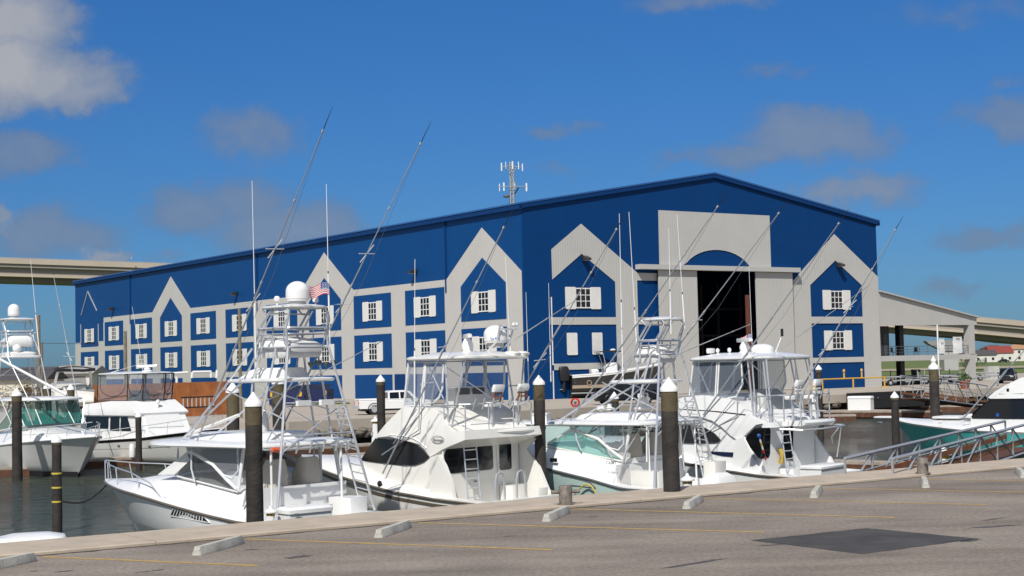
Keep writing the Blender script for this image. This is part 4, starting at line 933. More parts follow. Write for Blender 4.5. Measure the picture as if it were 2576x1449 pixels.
wg=[(c[0],c[2]) for c in (FB.Y(zB,p,wy) for p in [(1250,850),(1395,885),(1330,955),(1420,1090),(1505,1300),(1505,1340),(1250,1340)])]
for s in (-1,):
    pts=[(min(.1,x),s*1.98,z) for x,z in wg]
    MB().prism(pts,(0,s*.14,0)).build('cockpit_wing',CREAM,TB,ang=50)
# the port wing's slanted face at the after end of the house
pw=[(c[0],c[2]) for c in (FB.Y(zB,p,1.97) for p in [(640,1022),(700,1003),(745,1080),(790,1200),(818,1345),(740,1350),(640,1350)])]
MB().prism([(x,1.90,z) for x,z in pw],(0,.16,0)).build('house_wing',CREAM,TB,ang=50)
bridge_kit(TB,-.98,3.1,4.05,1.8,.3,4.42,[(-.35,-.2),(-.35,-1.5)],PAINTW,True)
MB().loft([rrect(.9,-.45,.8,1.9,3.1,.15,3),rrect(.95,-.45,.75,1.85,4.2,.15,3),rrect(1.05,-.45,.4,1.7,4.62,.12,3)]).build('helm_console',CREAM,TB,ang=50)
for y in (.1,-.66): aftpanel(TB,'display_panel',DGREY,.70,rrpts(y-.3,y+.3,4.18,4.58,.06),.03)
MB().box(.3,.38,-1.7,1.6,3.1,3.75).build('bridge_bench',CREAM,TB,True)
slab(TB,'hardtop',CREAM,.55,5.56,3.15,3.5,.14,.45,.14)
for y in (-.9,-1.35): MB().loft([rrect(-.75,y,.55,.4,5.68,.12,2),rrect(-.75,y,.6,.45,5.75,.14,2),rrect(-.72,y,.4,.3,5.82,.1,2)]).build('roof_hatch',CREAM,TB)
f=MB()
for s in (1,-1):
    f.tube([(.12,s*1.55,5.56),(-.15,s*1.75,3.1)],.036,7).tube([(-.75,s*1.5,5.56),(-.22,s*1.72,3.12)],.036,7)
    f.tube([(1.9,s*1.45,5.56),(2.25,s*1.5,4.0)],.03,6).tube([(.12,s*1.55,4.6),(-.52,s*1.6,4.62)],.022,5)
    f.tube([(1.2,s*1.4,5.56),(.4,s*1.2,3.9)],.024,6)
f.tube([(1.3,.8,5.56),(.2,-1.2,4.0)],.022,6).tube([(1.3,-1.0,5.56),(.4,.9,4.0)],.022,6)
f.build('hardtop_frame',ALU,TB)
for s in (1,-1):
    curtain(TB,[(1.98,s*1.5,5.52),(1.14,s*1.52,5.52),(1.36,s*1.58,4.0),(2.26,s*1.5,4.02)])
    curtain(TB,[(1.10,s*1.52,5.50),(.22,s*1.54,5.48),(.28,s*1.57,4.6),(.42,s*1.58,4.3),(.7,s*1.58,4.12),(1.22,s*1.58,4.05)])
curtain(TB,[(2.0,1.48,5.52),(2.28,1.48,4.02),(2.4,0,4.02),(2.1,0,5.52)],r=.03);curtain(TB,[(2.0,-1.48,5.52),(2.28,-1.48,4.02),(2.4,0,4.02),(2.1,0,5.52)],r=.03)
dome(TB,(-.14,-.7,6.12),.41,.64)
text_mesh('lettering','Sea King',.10,BLUEP,TB,(-.42,-.38,6.28),(-.669,-.743,0),(0,0,1))
radar(TB,(.26,.3,5.72),1.95,R(-41),'GARMIN',h=.58)
ab=MB()
for s in (-.35,-1.05): ab.tube([(.1,s,5.7),(-.45,s-.1,6.2),(-.62,s-.1,6.75)],.04,7)
ab.tube([(-.45,-.45,6.2),(-.45,-1.15,6.2)],.03,6).tube([(-.62,-.45,6.6),(-.62,-1.3,6.6)],.03,6)
ab.build('radar_arch',ALU,TB)
for y in (-1.15,-1.3): MB().lathe([(.02,0),(.02,.1),(.07,.13),(.07,.2),(0,.24)],(-.62,y,6.6),10).build('navigation_light',PAINTW,TB)
for s in (1,-1): outrigger(TB,(2.87 if s>0 else .9,s*2.0,1.66 if s>0 else 3.1),(-3.89 if s>0 else -4.87,s*2.4 if s>0 else -2.2,10.35),(.36,.5) if s>0 else (.33,),.032)
outrigger(TB,FB.Y(zB,(1250,160),-1.2),FB.Y(lambda a,b:(a,b),(1459,748),-1.6),(),.02,'centre_rigger',False)
antenna(TB,(1.49,1.75,3.6),(1.46,1.6,9.1),.42);antenna(TB,(-.39,-1.2,5.7),(-.25,-1.2,9.19),.18)
antenna(TB,FB.Y(zB,(1350,480),-1.9),FB.Y(lambda a,b:(a,b),(1323,735),-1.9),.3,.02);antenna(TB,FB.Y(lambda a,b:(a,b),(1386,960),-2.1),FB.Y(lambda a,b:(a,b),(1380,712),-2.1),.4,.02)
ladder(TB,(-.35,1.28,3.0),(-.75,1.45,.45),(0,-.62,0),8)
for y in (1.25,.2):
    MB().tube([(-2.0,y+.22,.7),(-2.0,y+.22,1.5),(-2.0,y+.15,1.72),(-2.0,y,1.78),(-2.0,y-.15,1.72),(-2.0,y-.22,1.5),(-2.0,y-.22,.7)],.04,8).build('grab_hoop',ALU,TB)
MB().loft([rrect(-.4,-1.2,.6,.8,.4,.06,2),rrect(-.4,-1.2,.65,.85,1.15,.08,2)]).build('bait_station',CREAM,TB)
MB().loft([rrect(-1.6,-1.1,.5,.5,.4,.06,2),rrect(-1.6,-1.1,.55,.55,1.1,.08,2)]).build('fish_box',CREAM,TB)
for s in (1,-1):
    MB().tube([(2.95,s*1.95,2.3),(1.0,s*2.02,3.2),(.95,s*2.02,4.2)],.022,5).tube([(2.3,s*2.0,2.7),(1.1,s*2.02,3.9)],.018,5).build('outrigger_brace',ALU,TB)
MB().ell(FB.Y(zB,(262,1215),2.3),.09,.09,.11,9,5).build('rope_bundle',BLACKF,TB)
# ---------------------------------------------------------------- D: white flybridge boat further along
FD=Frame(10.7,60.8,-2,A138)
TD=fthing('flybridge_boat','white flybridge boat with curved black side window and yellow towel in its cockpit door','boat',FD)
HD=Hull(-2.2,10.5,4.6,[(-2.2,.85),(0,.95),(2,1.15),(4.5,1.5),(7,1.8),(10.5,2.1)],2.1,tw=.95)
HD.build(TD,WHITE,BROWNS);HD.deck(TD,WHITE,0,10.48,lambda x:lerp([(0,.3),(3.5,.4),(5,.45),(7,.35),(10.5,.05)],x),24,5)
HD.cockpit(TD,WHITE,.0,.35,.3)
hwD=lambda x,z:1.92-max(0,x-2.2)**2*.05-max(0,(z-1.8))*.05
sidebody(TD,'deckhouse',WHITE,[(0,.6),(0,2.8),(4.3,3.3),(6.2,2.3),(7.6,1.75),(7.6,1.2)],hwD)
Dp=lambda l:[(c[0],c[2]) for c in (FD.S(zD,p,hwD) for p in l)]
DpC=lambda l:[(c[0],c[2]) for c in (FD.S(zC,p,hwD) for p in l)]
sidepanel(TD,'side_window',BLACKG,smooth(Dp([(470,1062),(440,1088),(250,1092)])+DpC([(1700,520),(1590,505),(1500,440),(1600,345),(1800,318),(2050,325)])+Dp([(240,935),(330,960),(420,1010)]),2),hwD,.015,.012,True,DGREY)
sidepanel(TD,'dark_stripe',NAVY,Dp([(300,1148),(630,1163),(655,1205),(480,1190)]),lambda x,z:hwD(x,z)+.0,.012,.012)
hwDW=lambda x,z:1.98-max(0,x-2.0)**2*.045-max(0,z-2.9)*.15
wingD=[(c[0],c[2]) for c in (FD.S(zD,p,hwDW) for p in [(120,875),(300,880),(400,912),(470,960),(545,1030),(590,1060),(650,1030),(740,945),(790,935),(770,905),(720,890),(680,850),(600,775),(500,735),(330,712),(180,722),(60,790)])]
sidebody(TD,'flybridge',WHITE,wingD,hwDW)
sl=[FD.S(zD,p,lambda x,z:hwDW(x,z)+.012) for p in [(60,818),(250,828),(450,842),(660,866)]]
MB().tube(sl,.022,5).build('pin_stripe',BLACK,TD)
pwD=[(c[0],c[2]) for c in (FD.Y(zD,p,1.97) for p in [(590,1060),(650,1035),(690,1120),(730,1200),(785,1320),(700,1325),(560,1310)])]
MB().prism([(x,1.93,z) for x,z in pwD],(0,.14,0)).build('house_wing',WHITE,TD,ang=50)
odD=[(.3,1.9),(-.2,1.9),(-.5,1.7),(-.55,1.3),(-.1,1.2),(-.1,.5),(-.95,.45),(-1.1,0),(-1.15,-.9),(-1.1,-1.5),(-.9,-1.95),(.3,-1.95)]
MB().prism([(x,y,2.72) for x,y in odD],(0,0,.2)).build('bridge_deck',WHITE,TD,ang=50)
MB().tube([(-1.0,.45,2.85),(-1.12,0,2.85),(-1.17,-.9,2.85),(-1.1,-1.5,2.85),(-.9,-1.93,2.85)],.1,8).build('deck_lip',WHITE,TD)
sb=MB().tube([(-.7,1.7,2.66),(-1.4,1.2,2.60),(-1.6,0,2.62),(-1.6,-1.6,2.66),(-1.3,-1.95,2.68)],.035,7).tube([(-.4,1.3,2.68),(-1.3,.9,2.6)],.025,6).tube([(-1.3,-1.95,2.68),(-.6,-1.95,2.7)],.03,6)
sb.tube([(-1.2,-1.95,2.64),(-.75,-2.05,2.2),(-.75,-2.1,1.9)],.028,6).tube([(-1.45,-1.6,2.62),(-.95,-2.05,1.4)],.028,6).build('awning_bar',ALU,TD)
MB().box(-.02,.03,-1.9,1.9,.4,2.72).build('aft_bulkhead',WHITE,TD,True)
DX=lambda l,x=-.022:[(c[1],c[2]) for c in (FD.X(zD,p,x) for p in l)]
aftpanel(TD,'saloon_window',BLACKG,-.025,smooth(DX([(655,1045),(745,955),(855,955),(850,1200),(765,1212),(700,1130)]),1),.012)
q=DX([(945,955),(1030,955),(1030,1225),(945,1215)])
dd=aftpanel(TD,'cockpit_door',BLACKG,-.025,q,.02)
MB().tube([(-.05,q[0][0],q[0][1]),(-.05,q[3][0],q[3][1])],.03,6).build('door_frame',PAINTW,dd)
wgD=[(c[0],c[2]) for c in (FD.Y(zD,p,-1.98) for p in [(1100,960),(1240,935),(1165,1005),(1250,1100),(1325,1205),(1360,1275),(1360,1300),(1100,1300)])]
for s in (-1,): MB().prism([(min(x,.1),s*1.98,z) for x,z in wgD],(0,s*.14,0)).build('cockpit_wing',WHITE,TD,ang=50)
bridge_kit(TD,-1.0,2.95,3.95,1.8,.4,4.25,[(-.35,.15),(-.35,-1.2)],PAINTW,False)
MB().loft([rrect(1.0,-.3,.8,2.0,2.9,.15,3),rrect(1.05,-.3,.75,1.9,3.9,.15,3),rrect(1.2,-.3,.4,1.7,4.15,.12,3)]).build('helm_console',LGREY,TD,ang=50)
slab(TD,'hardtop',WHITE,1.65,5.34,3.9,3.5,.13,.45,.16)
f=MB()
for s in (1,-1):
    f.tube([(.75,s*1.55,5.34),(.42,s*1.75,3.0)],.036,7).tube([(.55,s*1.55,5.34),(.3,s*1.75,3.0)],.03,7).tube([(-.1,s*1.55,5.34),(-.4,s*1.75,3.0)],.036,7).tube([(.05,s*1.55,5.34),(-.3,s*1.75,3.0)],.028,7)
    f.tube([(3.3,s*1.45,5.34),(2.2,s*1.6,3.3)],.034,6).tube([(2.4,s*1.45,5.34),(3.5,s*1.55,3.9)],.026,6)
f.tube([(.75,1.55,5.32),(.3,-1.75,3.2)],.022,6).tube([(.75,-1.55,5.32),(.3,1.75,3.2)],.022,6).tube([(3.3,1.45,5.32),(.75,1.55,5.32),(-.1,1.55,5.32),(-.1,-1.55,5.32),(.75,-1.55,5.32),(3.3,-1.45,5.32)],.024,6)
f.build('hardtop_frame',ALU,TD)
DARKV=glass('dark_vinyl',(.30,.35,.42),.33,.12)
for s in (1,-1):
    curtain(TD,[(3.35,s*1.5,5.3),(2.2,s*1.52,5.3),(2.3,s*1.6,3.75),(3.6,s*1.55,3.75)],m=DARKV)
    curtain(TD,[(2.1,s*1.52,5.3),(1.05,s*1.54,5.28),(1.0,s*1.57,4.4),(1.3,s*1.6,3.9),(2.2,s*1.6,3.8)],m=DARKV)
    curtain(TD,[(3.38,s*1.48,5.3),(3.62,s*1.5,3.75),(3.75,0,3.75),(3.5,0,5.3)],r=.03,m=DARKV)
dome(TD,(1.27,-.3,5.55),.47,.42);radar(TD,(1.69,.3,5.55),1.9,R(-41),'FURUNO',h=.5,tm=NAVY)
for p in ((390,402),(443,402),(535,398)): 
    c=FD.Y(zD,p,.6);MB().lathe([(.04,0),(.03,.1),(.07,.14),(.08,.24),(0,.3)],c,10).build('navigation_light',PAINTW,TD)
c=FD.Y(zD,(388,385),.7);MB().loft([rrect(c[0],c[1],.14,.42,c[2],.04,2),rrect(c[0],c[1],.16,.46,c[2]+.1,.05,2),rrect(c[0],c[1],.14,.42,c[2]+.2,.04,2)]).build('searchlight',PAINTW,TD)
for s in (1,-1): outrigger(TD,(2.6 if s>0 else 1.2,s*2.0,3.2),(-4.33 if s>0 else -4.07,s*2.3,10.75),(.28,) if s>0 else (.33,.55),.032)
outrigger(TD,FD.Y(z3,(1490,1190),-.8),FD.Y(z3,(2065,775),-1.6),(),.02,'centre_rigger',False)
antenna(TD,FD.Y(zD,(885,400),-.8),FD.Y(zD,(945,250),-.8),.95,.03);c=FD.Y(zD,(946,222),-.8);MB().cbox(c,(.05,.12,.3)).build('strobe',BLACK,TD)
antenna(TD,FD.Y(zD,(715,400),-.2),FD.Y(lambda a,b:(a,b),(1884,670),-.2),.1,.02)
ladder(TD,(-.35,1.1,2.9),(-.75,1.25,.45),(0,-.6,0),8)
MB().loft([rrect(-.45,.2,.6,1.4,.4,.06,2),rrect(-.45,.2,.65,1.45,1.1,.08,2)]).build('bait_station',WHITE,TD)
for s in (1,-1): MB().tube([(2.95,s*1.95,2.3),(1.0,s*2.02,3.2),(.95,s*2.02,4.2)],.022,5).tube([(2.3,s*2.0,2.7),(1.1,s*2.02,3.9)],.018,5).build('outrigger_brace',ALU,TD)
# towel, mop
tw=MB();c=FD.X(zD,(935,1125),-.12)
tw.loft([[(c[0]-.03*math.sin(k),c[1]-.14+.07*k-(.0),c[2]) for k in range(5)],[(c[0]-.05-.04*math.sin(k*2),c[1]-.18+.09*k,c[2]-.3) for k in range(5)],[(c[0]-.03+.04*math.sin(k*2),c[1]-.2+.1*k,c[2]-.58-.05*(k%2)) for k in range(5)]],closed=False,caps=False)
o=tw.build('towel',mat('yellow_towel',(.68,.47,.10),.95),None);o.parent=None;o.location=FD.o;o.rotation_euler=(0,0,A138)
tag(o,'yellow towel hanging at the cockpit door of the white flybridge boat','towel')
mp=thing('deck_mop','deck mop with red and blue striped handle leaning in the white flybridge cockpit','mop',FD.o,A138)
a,b=Vector(FD.X(zD,(765,1030),-.6)),Vector(FD.X(zD,(828,1245),-.6))
for k,mm in enumerate((BLUEP,PAINTW,YELLOW,PAINTW,RED,NAVY,RED,PAINTW)): MB().tube([a.lerp(b,k/8),a.lerp(b,(k+1)/8)],.035,6).build('handle_band',mm,mp)
MB().ell(tuple(a),.06,.10,.08,8,5).build('mop_head',BLUEP,mp)
# ---------------------------------------------------------------- flags
def flag(F,base,L,h,label,flip):
    t=thing('national_flag',label,'flag',F.o,F.ang)
    b=Vector(base);u=Vector((.669*flip,.743*flip,0)) if True else None
    u=Vector((.55*flip,.83*flip,0)).normalized();n=Vector((-u.y,u.x,0))
    def P(s,k): # s along, k 0..1 down
        return tuple(b+u*(L*s)+n*(.10*math.sin(s*7+k)*s)+Vector((0,0,-h*k-.22*s*h+.05*math.sin(s*6))))
    for k in range(13):
        s0=.42 if k<7 else 0
        MB().loft([[P(s0+(1-s0)*i/10,k/13) for i in range(11)],[P(s0+(1-s0)*i/10,(k+1)/13) for i in range(11)]],closed=False,caps=False).build('stripe',mat('flag_red',(.5,.03,.05),.8) if k%2==0 else FABW,t)
    MB().loft([[P(.42*i/5,0) for i in range(6)],[P(.42*i/5,7/13) for i in range(6)]],closed=False,caps=False).build('canton',mat('flag_blue',(.05,.08,.28),.8),t)
    st=MB()
    for r_ in range(4):
        for c_ in range(5):
            q=Vector(P(.42*(c_+.5+.2*(r_%2))/5.6,(r_+.5)/4*7/13))
            for sd in (.012,-.012): st.poly([q+n*sd+u*(.014*math.cos(a))+Vector((0,0,.014*math.sin(a))) for a in [R(90+72*i) for i in range(5)]])
    st.build('stars',FABW,t)
flag(FA,FA.Y(lambda a,b:(a,b),(828,712),-.9),.62,.36,'striped national flag flying from the antenna of the nearest tower boat',1)
flag(FD,FD.Y(zD,(712,240),-.2),.52,.26,'small striped national flag on the radar mast of the white flybridge boat',1)
# ---------------------------------------------------------------- E: green glass express boat at the left edge
def pxl(u,v):return (u,v)
z2=Zm(0,1100,420,1521);zF=Zm(200,1350,800,2576);z1=Zm(0,900,1000,2415);z1r=Zm(3000,1000,872,2527)
aE=R(-52);FE=Frame(-26.9,86.7,-2,aE)
TE=fthing('sport_fishing_boat','pale hulled fishing boat with green glass and tower at the left picture edge','boat',FE)
HE_=Hull(-4.2,8.5,4.7,[(-4.2,1.45),(0,1.6),(4,1.9),(8.5,2.2)],2.5)
PE=dict(hull=HE_,hm=GREYH,rub=PAINTW,xw=3.0,xc=-1.0,wt=1.7,gz=(2.75,2.45),yb=1.85,ht=(-2.2,3.1,4.0,2.15),glass=GREENG,front=GREENG,nrods=0,hump=None,
  rise=[(-1,.85),(2.8,.8),(3.2,.7),(5,.45),(7,.22),(8.5,.04)],de=4,
  tower=dict(floor=(-2.6,6.42,2.6,2.4),ring=(-2.8,7.35,1.6,1.6),belt=7.95,top=(-2.9,8.6,1.8,1.9),aft=(-4.0,1.95,1.6),fwd=(.6,.6,4.1)))
express(TE,PE)
bow_rail(TE,HE_,[(1.2,.97,.1),(1.9,.97,.62),(4,.96,.66),(6,.95,.68),(7.6,.92,.7),(8.3,.9,.72)],[(2.5,.62,.25),(4,.65,.22),(5.4,.66,.2),(6.8,.68,.15),(7.9,.7,.1)])
dome(TE,(-2.9,-.1,8.85),.34,.7);MB().ell((-1.9,-.3,6.95),.26,.26,.24,12,6).build('gps_dome',PAINTW,TE)
slab(TE,'upper_hood',WHITE,-2.6,6.56,1.8,1.7,.18,.3,.06)
antenna(TE,(-1.6,.9,6.6),FE.Y(pxl,(77,655),.9),.42)
for s in (1,-1): outrigger(TE,(1.8,s*2.0,2.8),(-5.5,s*3.2,11.9),(.40,),.03)
MB().tube([FE.Y(z2,(-60,905),-2.4),FE.Y(z2,(915,1428),-1.6)],.075,8).build('white_boom',PAINTW,TE)
HE_.band(TE,'boot_top',BLACK,lambda x:-.05,lambda x:.26,-4.1,6.2)
# ---------------------------------------------------------------- F: cruiser with enclosed flybridge
aF=R(-44);FF=Frame(-22,93.2,-2,aF)
TF=fthing('cabin_cruiser','white cabin cruiser with black framed clear flybridge enclosure, moored before the wooden fence','boat',FF)
HF=Hull(-6.5,7.6,4.5,[(-6.5,1.25),(-2,1.4),(2,1.6),(7.6,2.15)],1.7)
HF.build(TF,GREYH,BLACK)
HF.band(TF,'black_sheer_stripe',BLACK,lambda x:HF.zs(x)-.16,lambda x:HF.zs(x)-.02,-6.4,7.4);HF.band(TF,'boot_top',BLACK,lambda x:.0,lambda x:.15,-6.4,6.0)
HF.band(TF,'moulding',LGREY,lambda x:HF.zs(x)*.62,lambda x:HF.zs(x)*.62+.035,-6.3,6.6)
HF.deck(TF,WHITE,-6.4,7.5,lambda x:lerp([(-6.4,.06),(2,.08),(4,.12),(7.5,.04)],x),24,4)
hwF=lambda x,z:1.75-max(0,z-1.8)*.06-max(0,x-1.0)*.10
sidebody(TF,'deckhouse',WHITE,[(-5,1.4),(-5,2.95),(1.2,2.95),(1.75,2.1),(2.3,2.0),(2.6,1.5)],hwF)
sidebody(TF,'flybridge',WHITE,[(-4.6,2.96),(-4.6,3.55),(-1.6,3.75),(.25,3.75),(1.35,3.02),(1.3,2.9),(-4.6,2.9)],lambda x,z:1.85-max(0,z-3.1)*.32)
for s in (1,-1):
    for a,b in (((-.1,2.85),(-.05,2.0)),): pass
    for x0,x1,x2 in ((-1.6,-.6,-.55),(-.45,.25,.75)):
        MB().prism([(x0,s*(hwF(x0,2.8)+.01),2.82),(x1,s*(hwF(x1,2.8)+.01),2.82),(x2,s*(hwF(x2,2.0)+.01),1.98),(x0,s*(hwF(x0,2)+.01),1.98)],(0,s*.015,0)).build('side_window',BLACKG,TF,True)
    MB().prism([(-4.4,s*(hwF(0,2.8)+.01),2.82),(-1.8,s*(hwF(0,2.8)+.01),2.82),(-1.8,s*(hwF(0,2)+.01),2.1),(-4.4,s*(hwF(0,2)+.01),2.1)],(0,s*.015,0)).build('side_window',BLACKG,TF,True)
MB().prism([(1.27,1.2,2.88),(1.27,-1.2,2.88),(1.72,-1.25,2.16),(1.72,1.25,2.16)],(.04,0,.02)).build('windscreen_cover',FABW,TF,True)
q=rrect(1.5,0,.1,2.7,2.0,.02,1)
hts=slab(TF,'hardtop',WHITE,-1.5,5.33,3.6,3.5,.10,.5,.08)
en=[(-3.1,1.62),(.2,1.62),(.62,.75),(.62,-.75),(.2,-1.62),(-3.1,-1.62)]
eb=[(-3.2,1.6),(.0,1.55),(.35,.75),(.35,-.75),(.0,-1.55),(-3.2,-1.6)]
for i in range(5):
    a,b=en[i],en[i+1];c,d=eb[i],eb[i+1]
    P0,P1,P2,P3=(a[0],a[1],5.34),(b[0],b[1],5.34),(d[0],d[1],3.76),(c[0],c[1],3.76)
    curtain(TF,[P0,P1,P2,P3],BLACK,.035)
    V=lambda s,t:tuple((Vector(P0).lerp(Vector(P1),s)).lerp(Vector(P3).lerp(Vector(P2),s),t))
    MB().tube([V(.08,.02),V(.08,.5),V(.16,.68),V(.32,.80),V(.5,.84),V(.68,.80),V(.84,.68),V(.92,.5),V(.92,.02)],.022,5).build('curtain_zip',BLACK,TF)
for y in (-.6,0,.5): MB().tube([(-1.2,y,5.33),(-1.9,y+.2,3.8)],.022,5).build('support_tube',PAINTW,TF)
MB().tube([(-2.8,1.6,3.85),(.15,1.62,4.12),(.5,0,4.12),(.15,-1.62,4.12),(-2.8,-1.6,3.85)],.022,5).build('bridge_rail',DGREY,TF)
radar(TF,(-.2,.0,5.46),1.35,R(30),None,h=.28)
MB().loft([rrect(-1.6,.3,.8,1.2,3.7,.1,2),rrect(-1.6,.3,.6,1.0,4.35,.1,2)]).build('helm_seat',DGREY,TF)
bow_rail(TF,HF,[(-2.5,.96,.5),(0,.96,.62),(3,.95,.68),(5.5,.93,.75),(7.2,.9,.8)],[(-2,.5,0),(0,.62,.1),(2,.65,.1),(4,.7,.1),(5.8,.75,.1),(6.9,.78,.1)])
MB().lathe([(.05,0),(.06,.2),(.12,.25),(.12,.4),(0,.45)],(.9,.0,3.35),10).build('searchlight',PAINTW,TF)
for x in (2.6,.0): MB().cbox((x,-HF.side(x,1.1)-.015,1.12),(.22,.03,.1)).build('hull_vent',DGREY,TF)
c=(3.6,-HF.side(3.6,1.35)-.02,1.30);text_mesh('lettering','TX 386 BB',.22,NAVY,TF,c,(.99,.16,0),(0,-.2,1))
antenna(TF,(-2.6,-1.3,5.4),FF.Y(zF,(1150,60),-1.3),.3,.025);antenna(TF,(-2.2,1.3,3.6),(-4.2,1.5,9.6),.3,.022)
MB().lathe([(.16,.0),(.17,.1),(.17,.65),(.1,.78),(0,.8)],(1.6,-HF.b(1.6)-.2,.5),12).build('fender',PAINTW,TF)
# ---------------------------------------------------------------- G: sport cruiser stored ashore
FG=Frame(-30.6,107.5,0,R(112))
TG=fthing('sport_cruiser','white sport cruiser with radar arch and black canvas stored ashore on blocks, stern towards us','boat',FG)
HG=Hull(0,8.5,2.9,[(0,1.75),(8.5,2.2)],1.4)
HG.build(TG,CREAM,PAINTW);TG.location=(FG.o[0],FG.o[1],.55)
HG.deck(TG,CREAM,2.6,8.48,lambda x:lerp([(2.6,.35),(5,.4),(8.5,.05)],x));HG.cockpit(TG,CREAM,2.6,.9,.3)
sidebody(TG,'transom_platform',CREAM,[(-.7,.95),(-.7,1.1),(0,1.15),(0,.85)],lambda x,z:1.2)
for s in (1,-1):
    MB().loft([[(1.6,s*1.3,1.75),(.6,s*1.3,1.75),(.6,s*1.2,1.78),(1.6,s*1.2,1.78)],[(.9,s*1.25,2.5),(.3,s*1.25,2.5),(.3,s*1.13,2.5),(.9,s*1.13,2.5)],[(.4,s*1.15,3.1),(-.1,s*1.15,3.1),(-.1,s*1.0,3.1),(.4,s*1.0,3.1)]]).build('radar_arch',CREAM,TG)
MB().box(-.1,.4,-1.1,1.1,3.05,3.15).build('arch_top',CREAM,TG)
MB().loft([[(x,y,3.28+.16*math.cos(y*1.15)+(-.08 if x<0 else .02)) for y in [-1.35+.27*k for k in range(11)]] for x in (-1.0,-.3,.6,1.6)],closed=False,caps=False).build('bimini',BLACKF,TG)
MB().tube([(-1.0,-1.3,3.2),(-1.05,-.5,3.12),(-1.0,.6,3.2),(-1.0,1.3,3.18)],.10,7).build('folded_canvas',BLACKF,TG)
MB().poly([(3.0,-1.2,2.1),(3.0,1.2,2.1),(2.2,1.0,2.75),(2.2,-1.0,2.75)]).build('windscreen',SMOKE,TG,True)
MB().box(.15,.9,-.8,.7,.9,2.0).build('aft_bench',CREAM,TG,True)
for y in (-.45,.45):
    d=MB().tube([(-.1,y,.55),(-.35,y,.3),(-.4,y,-.25)],.13,8).build('stern_drive',BLACK,TG)
    MB().lathe([(.03,-.05),(.2,-.02),(.2,.02),(.03,.05)],(-.55,y,-.2),9).build('propeller',ALUD,d)
for s in (1,-1): MB().tube([(2.2,s*1.2,2.0),(1.5,s*1.3,2.4),(-.2,s*1.25,2.2)],.02,5).build('side_rail',ALU,TG)
for i,(x,y) in enumerate(((1,0),(5,0))):
    c=(FG.o[0]+FG.ca*x-FG.sa*y,FG.o[1]+FG.sa*x+FG.ca*y,0)
    t=tag(MB().box(-.25,.25,-1.0,1.0,0,.28).box(-.2,.2,-.8,.8,.282,.58).build('block_stand',PLANK,None,True),'stacked brown timber blocks under the stored sport cruiser','block stand','timber block stands');t.location=c;t.rotation_euler=(0,0,FG.ang)
# ---------------------------------------------------------------- H: teal hull at right
FH=Frame(27.2,79.5,-2,A138)
TH=fthing('flybridge_boat','large boat with bright teal hull, white bow pulpit and black house windows at right','boat',FH)
HH=Hull(-5,8.7,5.0,[(-5,1.35),(0,1.42),(3.5,1.5),(7,1.75),(8.7,1.95)],1.7)
HH.build(TH,TEALH,PAINTW)
HH.deck(TH,WHITE,-4.9,8.68,lambda x:lerp([(-4.9,.3),(2,.32),(4.5,.30),(7,.16),(8.7,.04)],x),26,3)
HH.band(TH,'white_sheer',WHITE,lambda x:HH.zs(x)-.13,lambda x:HH.zs(x)+.005,-4.9,8.6,.015)
slab(TH,'bow_pulpit',WHITE,9.0,1.93,1.5,.55,.12,.2,.02);MB().ell((9.35,.0,1.72),.25,.1,.07,8,4).build('anchor',ALU,TH)
hwH=lambda x,z:2.05-max(0,x-1)*.13-max(0,z-2)*.08
Hp=lambda l:[(c[0],c[2]) for c in (FH.S(zR,p,hwH) for p in l)]
hp=Hp([(1960,680),(1970,610),(2160,450)])
sidebody(TH,'deckhouse',WHITE,[(-4,1.5),(-4,3.1),(hp[2][0]-.02,3.1),(hp[0][0]+.1,hp[0][1]),(hp[0][0]+.1,1.5)],hwH)
sidepanel(TH,'side_window',BLACKG,[(hp[0][0]+.02,hp[0][1]+.03),(hp[1][0]+.02,hp[1][1]+.03),(hp[2][0]-.08,hp[2][1]+.02),(-3.6,hp[2][1]+.02),(-3.6,hp[0][1]+.03)],hwH,.015,.01)
MB().prism([(hp[0][0]+.13,1.6,hp[0][1]+.1),(hp[0][0]+.13,-1.6,hp[0][1]+.1),(hp[2][0]+.02,-1.6,3.05),(hp[2][0]+.02,1.6,3.05)],(.03,0,.02)).build('front_window',BLACKG,TH,True)
hwH2=lambda x,z:2.1-max(0,x-1)*.12-max(0,z-3.1)*.2
fp=[(c[0],c[2]) for c in (FH.S(zR,p,hwH2) for p in [(2160,457),(2110,437),(2125,418),(2210,375),(2360,290),(2500,225)])]
sidebody(TH,'flybridge',WHITE,fp+[(-3,fp[-1][1]+.4),(-3,3.1)],hwH2)
MB().tube([FH.S(zR,(2255,405),lambda x,z:hwH2(x,z)+.01),FH.S(zR,(2520,400),lambda x,z:hwH2(x,z)+.01)],.02,5).build('styling_line',LGREY,TH)
c=FH.S(zR,(2350,360),lambda x,z:hwH2(x,z)+.02);MB().cbox(c,(.12,.05,.14)).build('side_light',BLACK,TH)
b,t=FH.Y(zR,(1862,672),2.0),FH.Y(zR,(2600,-150),2.5);outrigger(TH,b,t,(),.045)
MB().tube([FH.Y(zR,(2240,320),2.0),FH.Y(zR,(2240,260),2.0),FH.Y(zR,(2330,150),2.0)],.05,6).build('outrigger_brace',ALU,TH)
cleat(TH,4.8,2.0,1.75);slab(TH,'deck_hatch',WHITE,5.2,1.97,1.6,1.5,.12,.2,.03);slab(TH,'deck_locker',WHITE,3.7,2.0,.9,1.6,.2,.15,.03)
c=FH.S(zR,(2238,635),lambda x,z:hwH(x,z)+.03);MB().cbox(c,(.14,.02,.16)).build('window_sticker',BLUEP,TH)
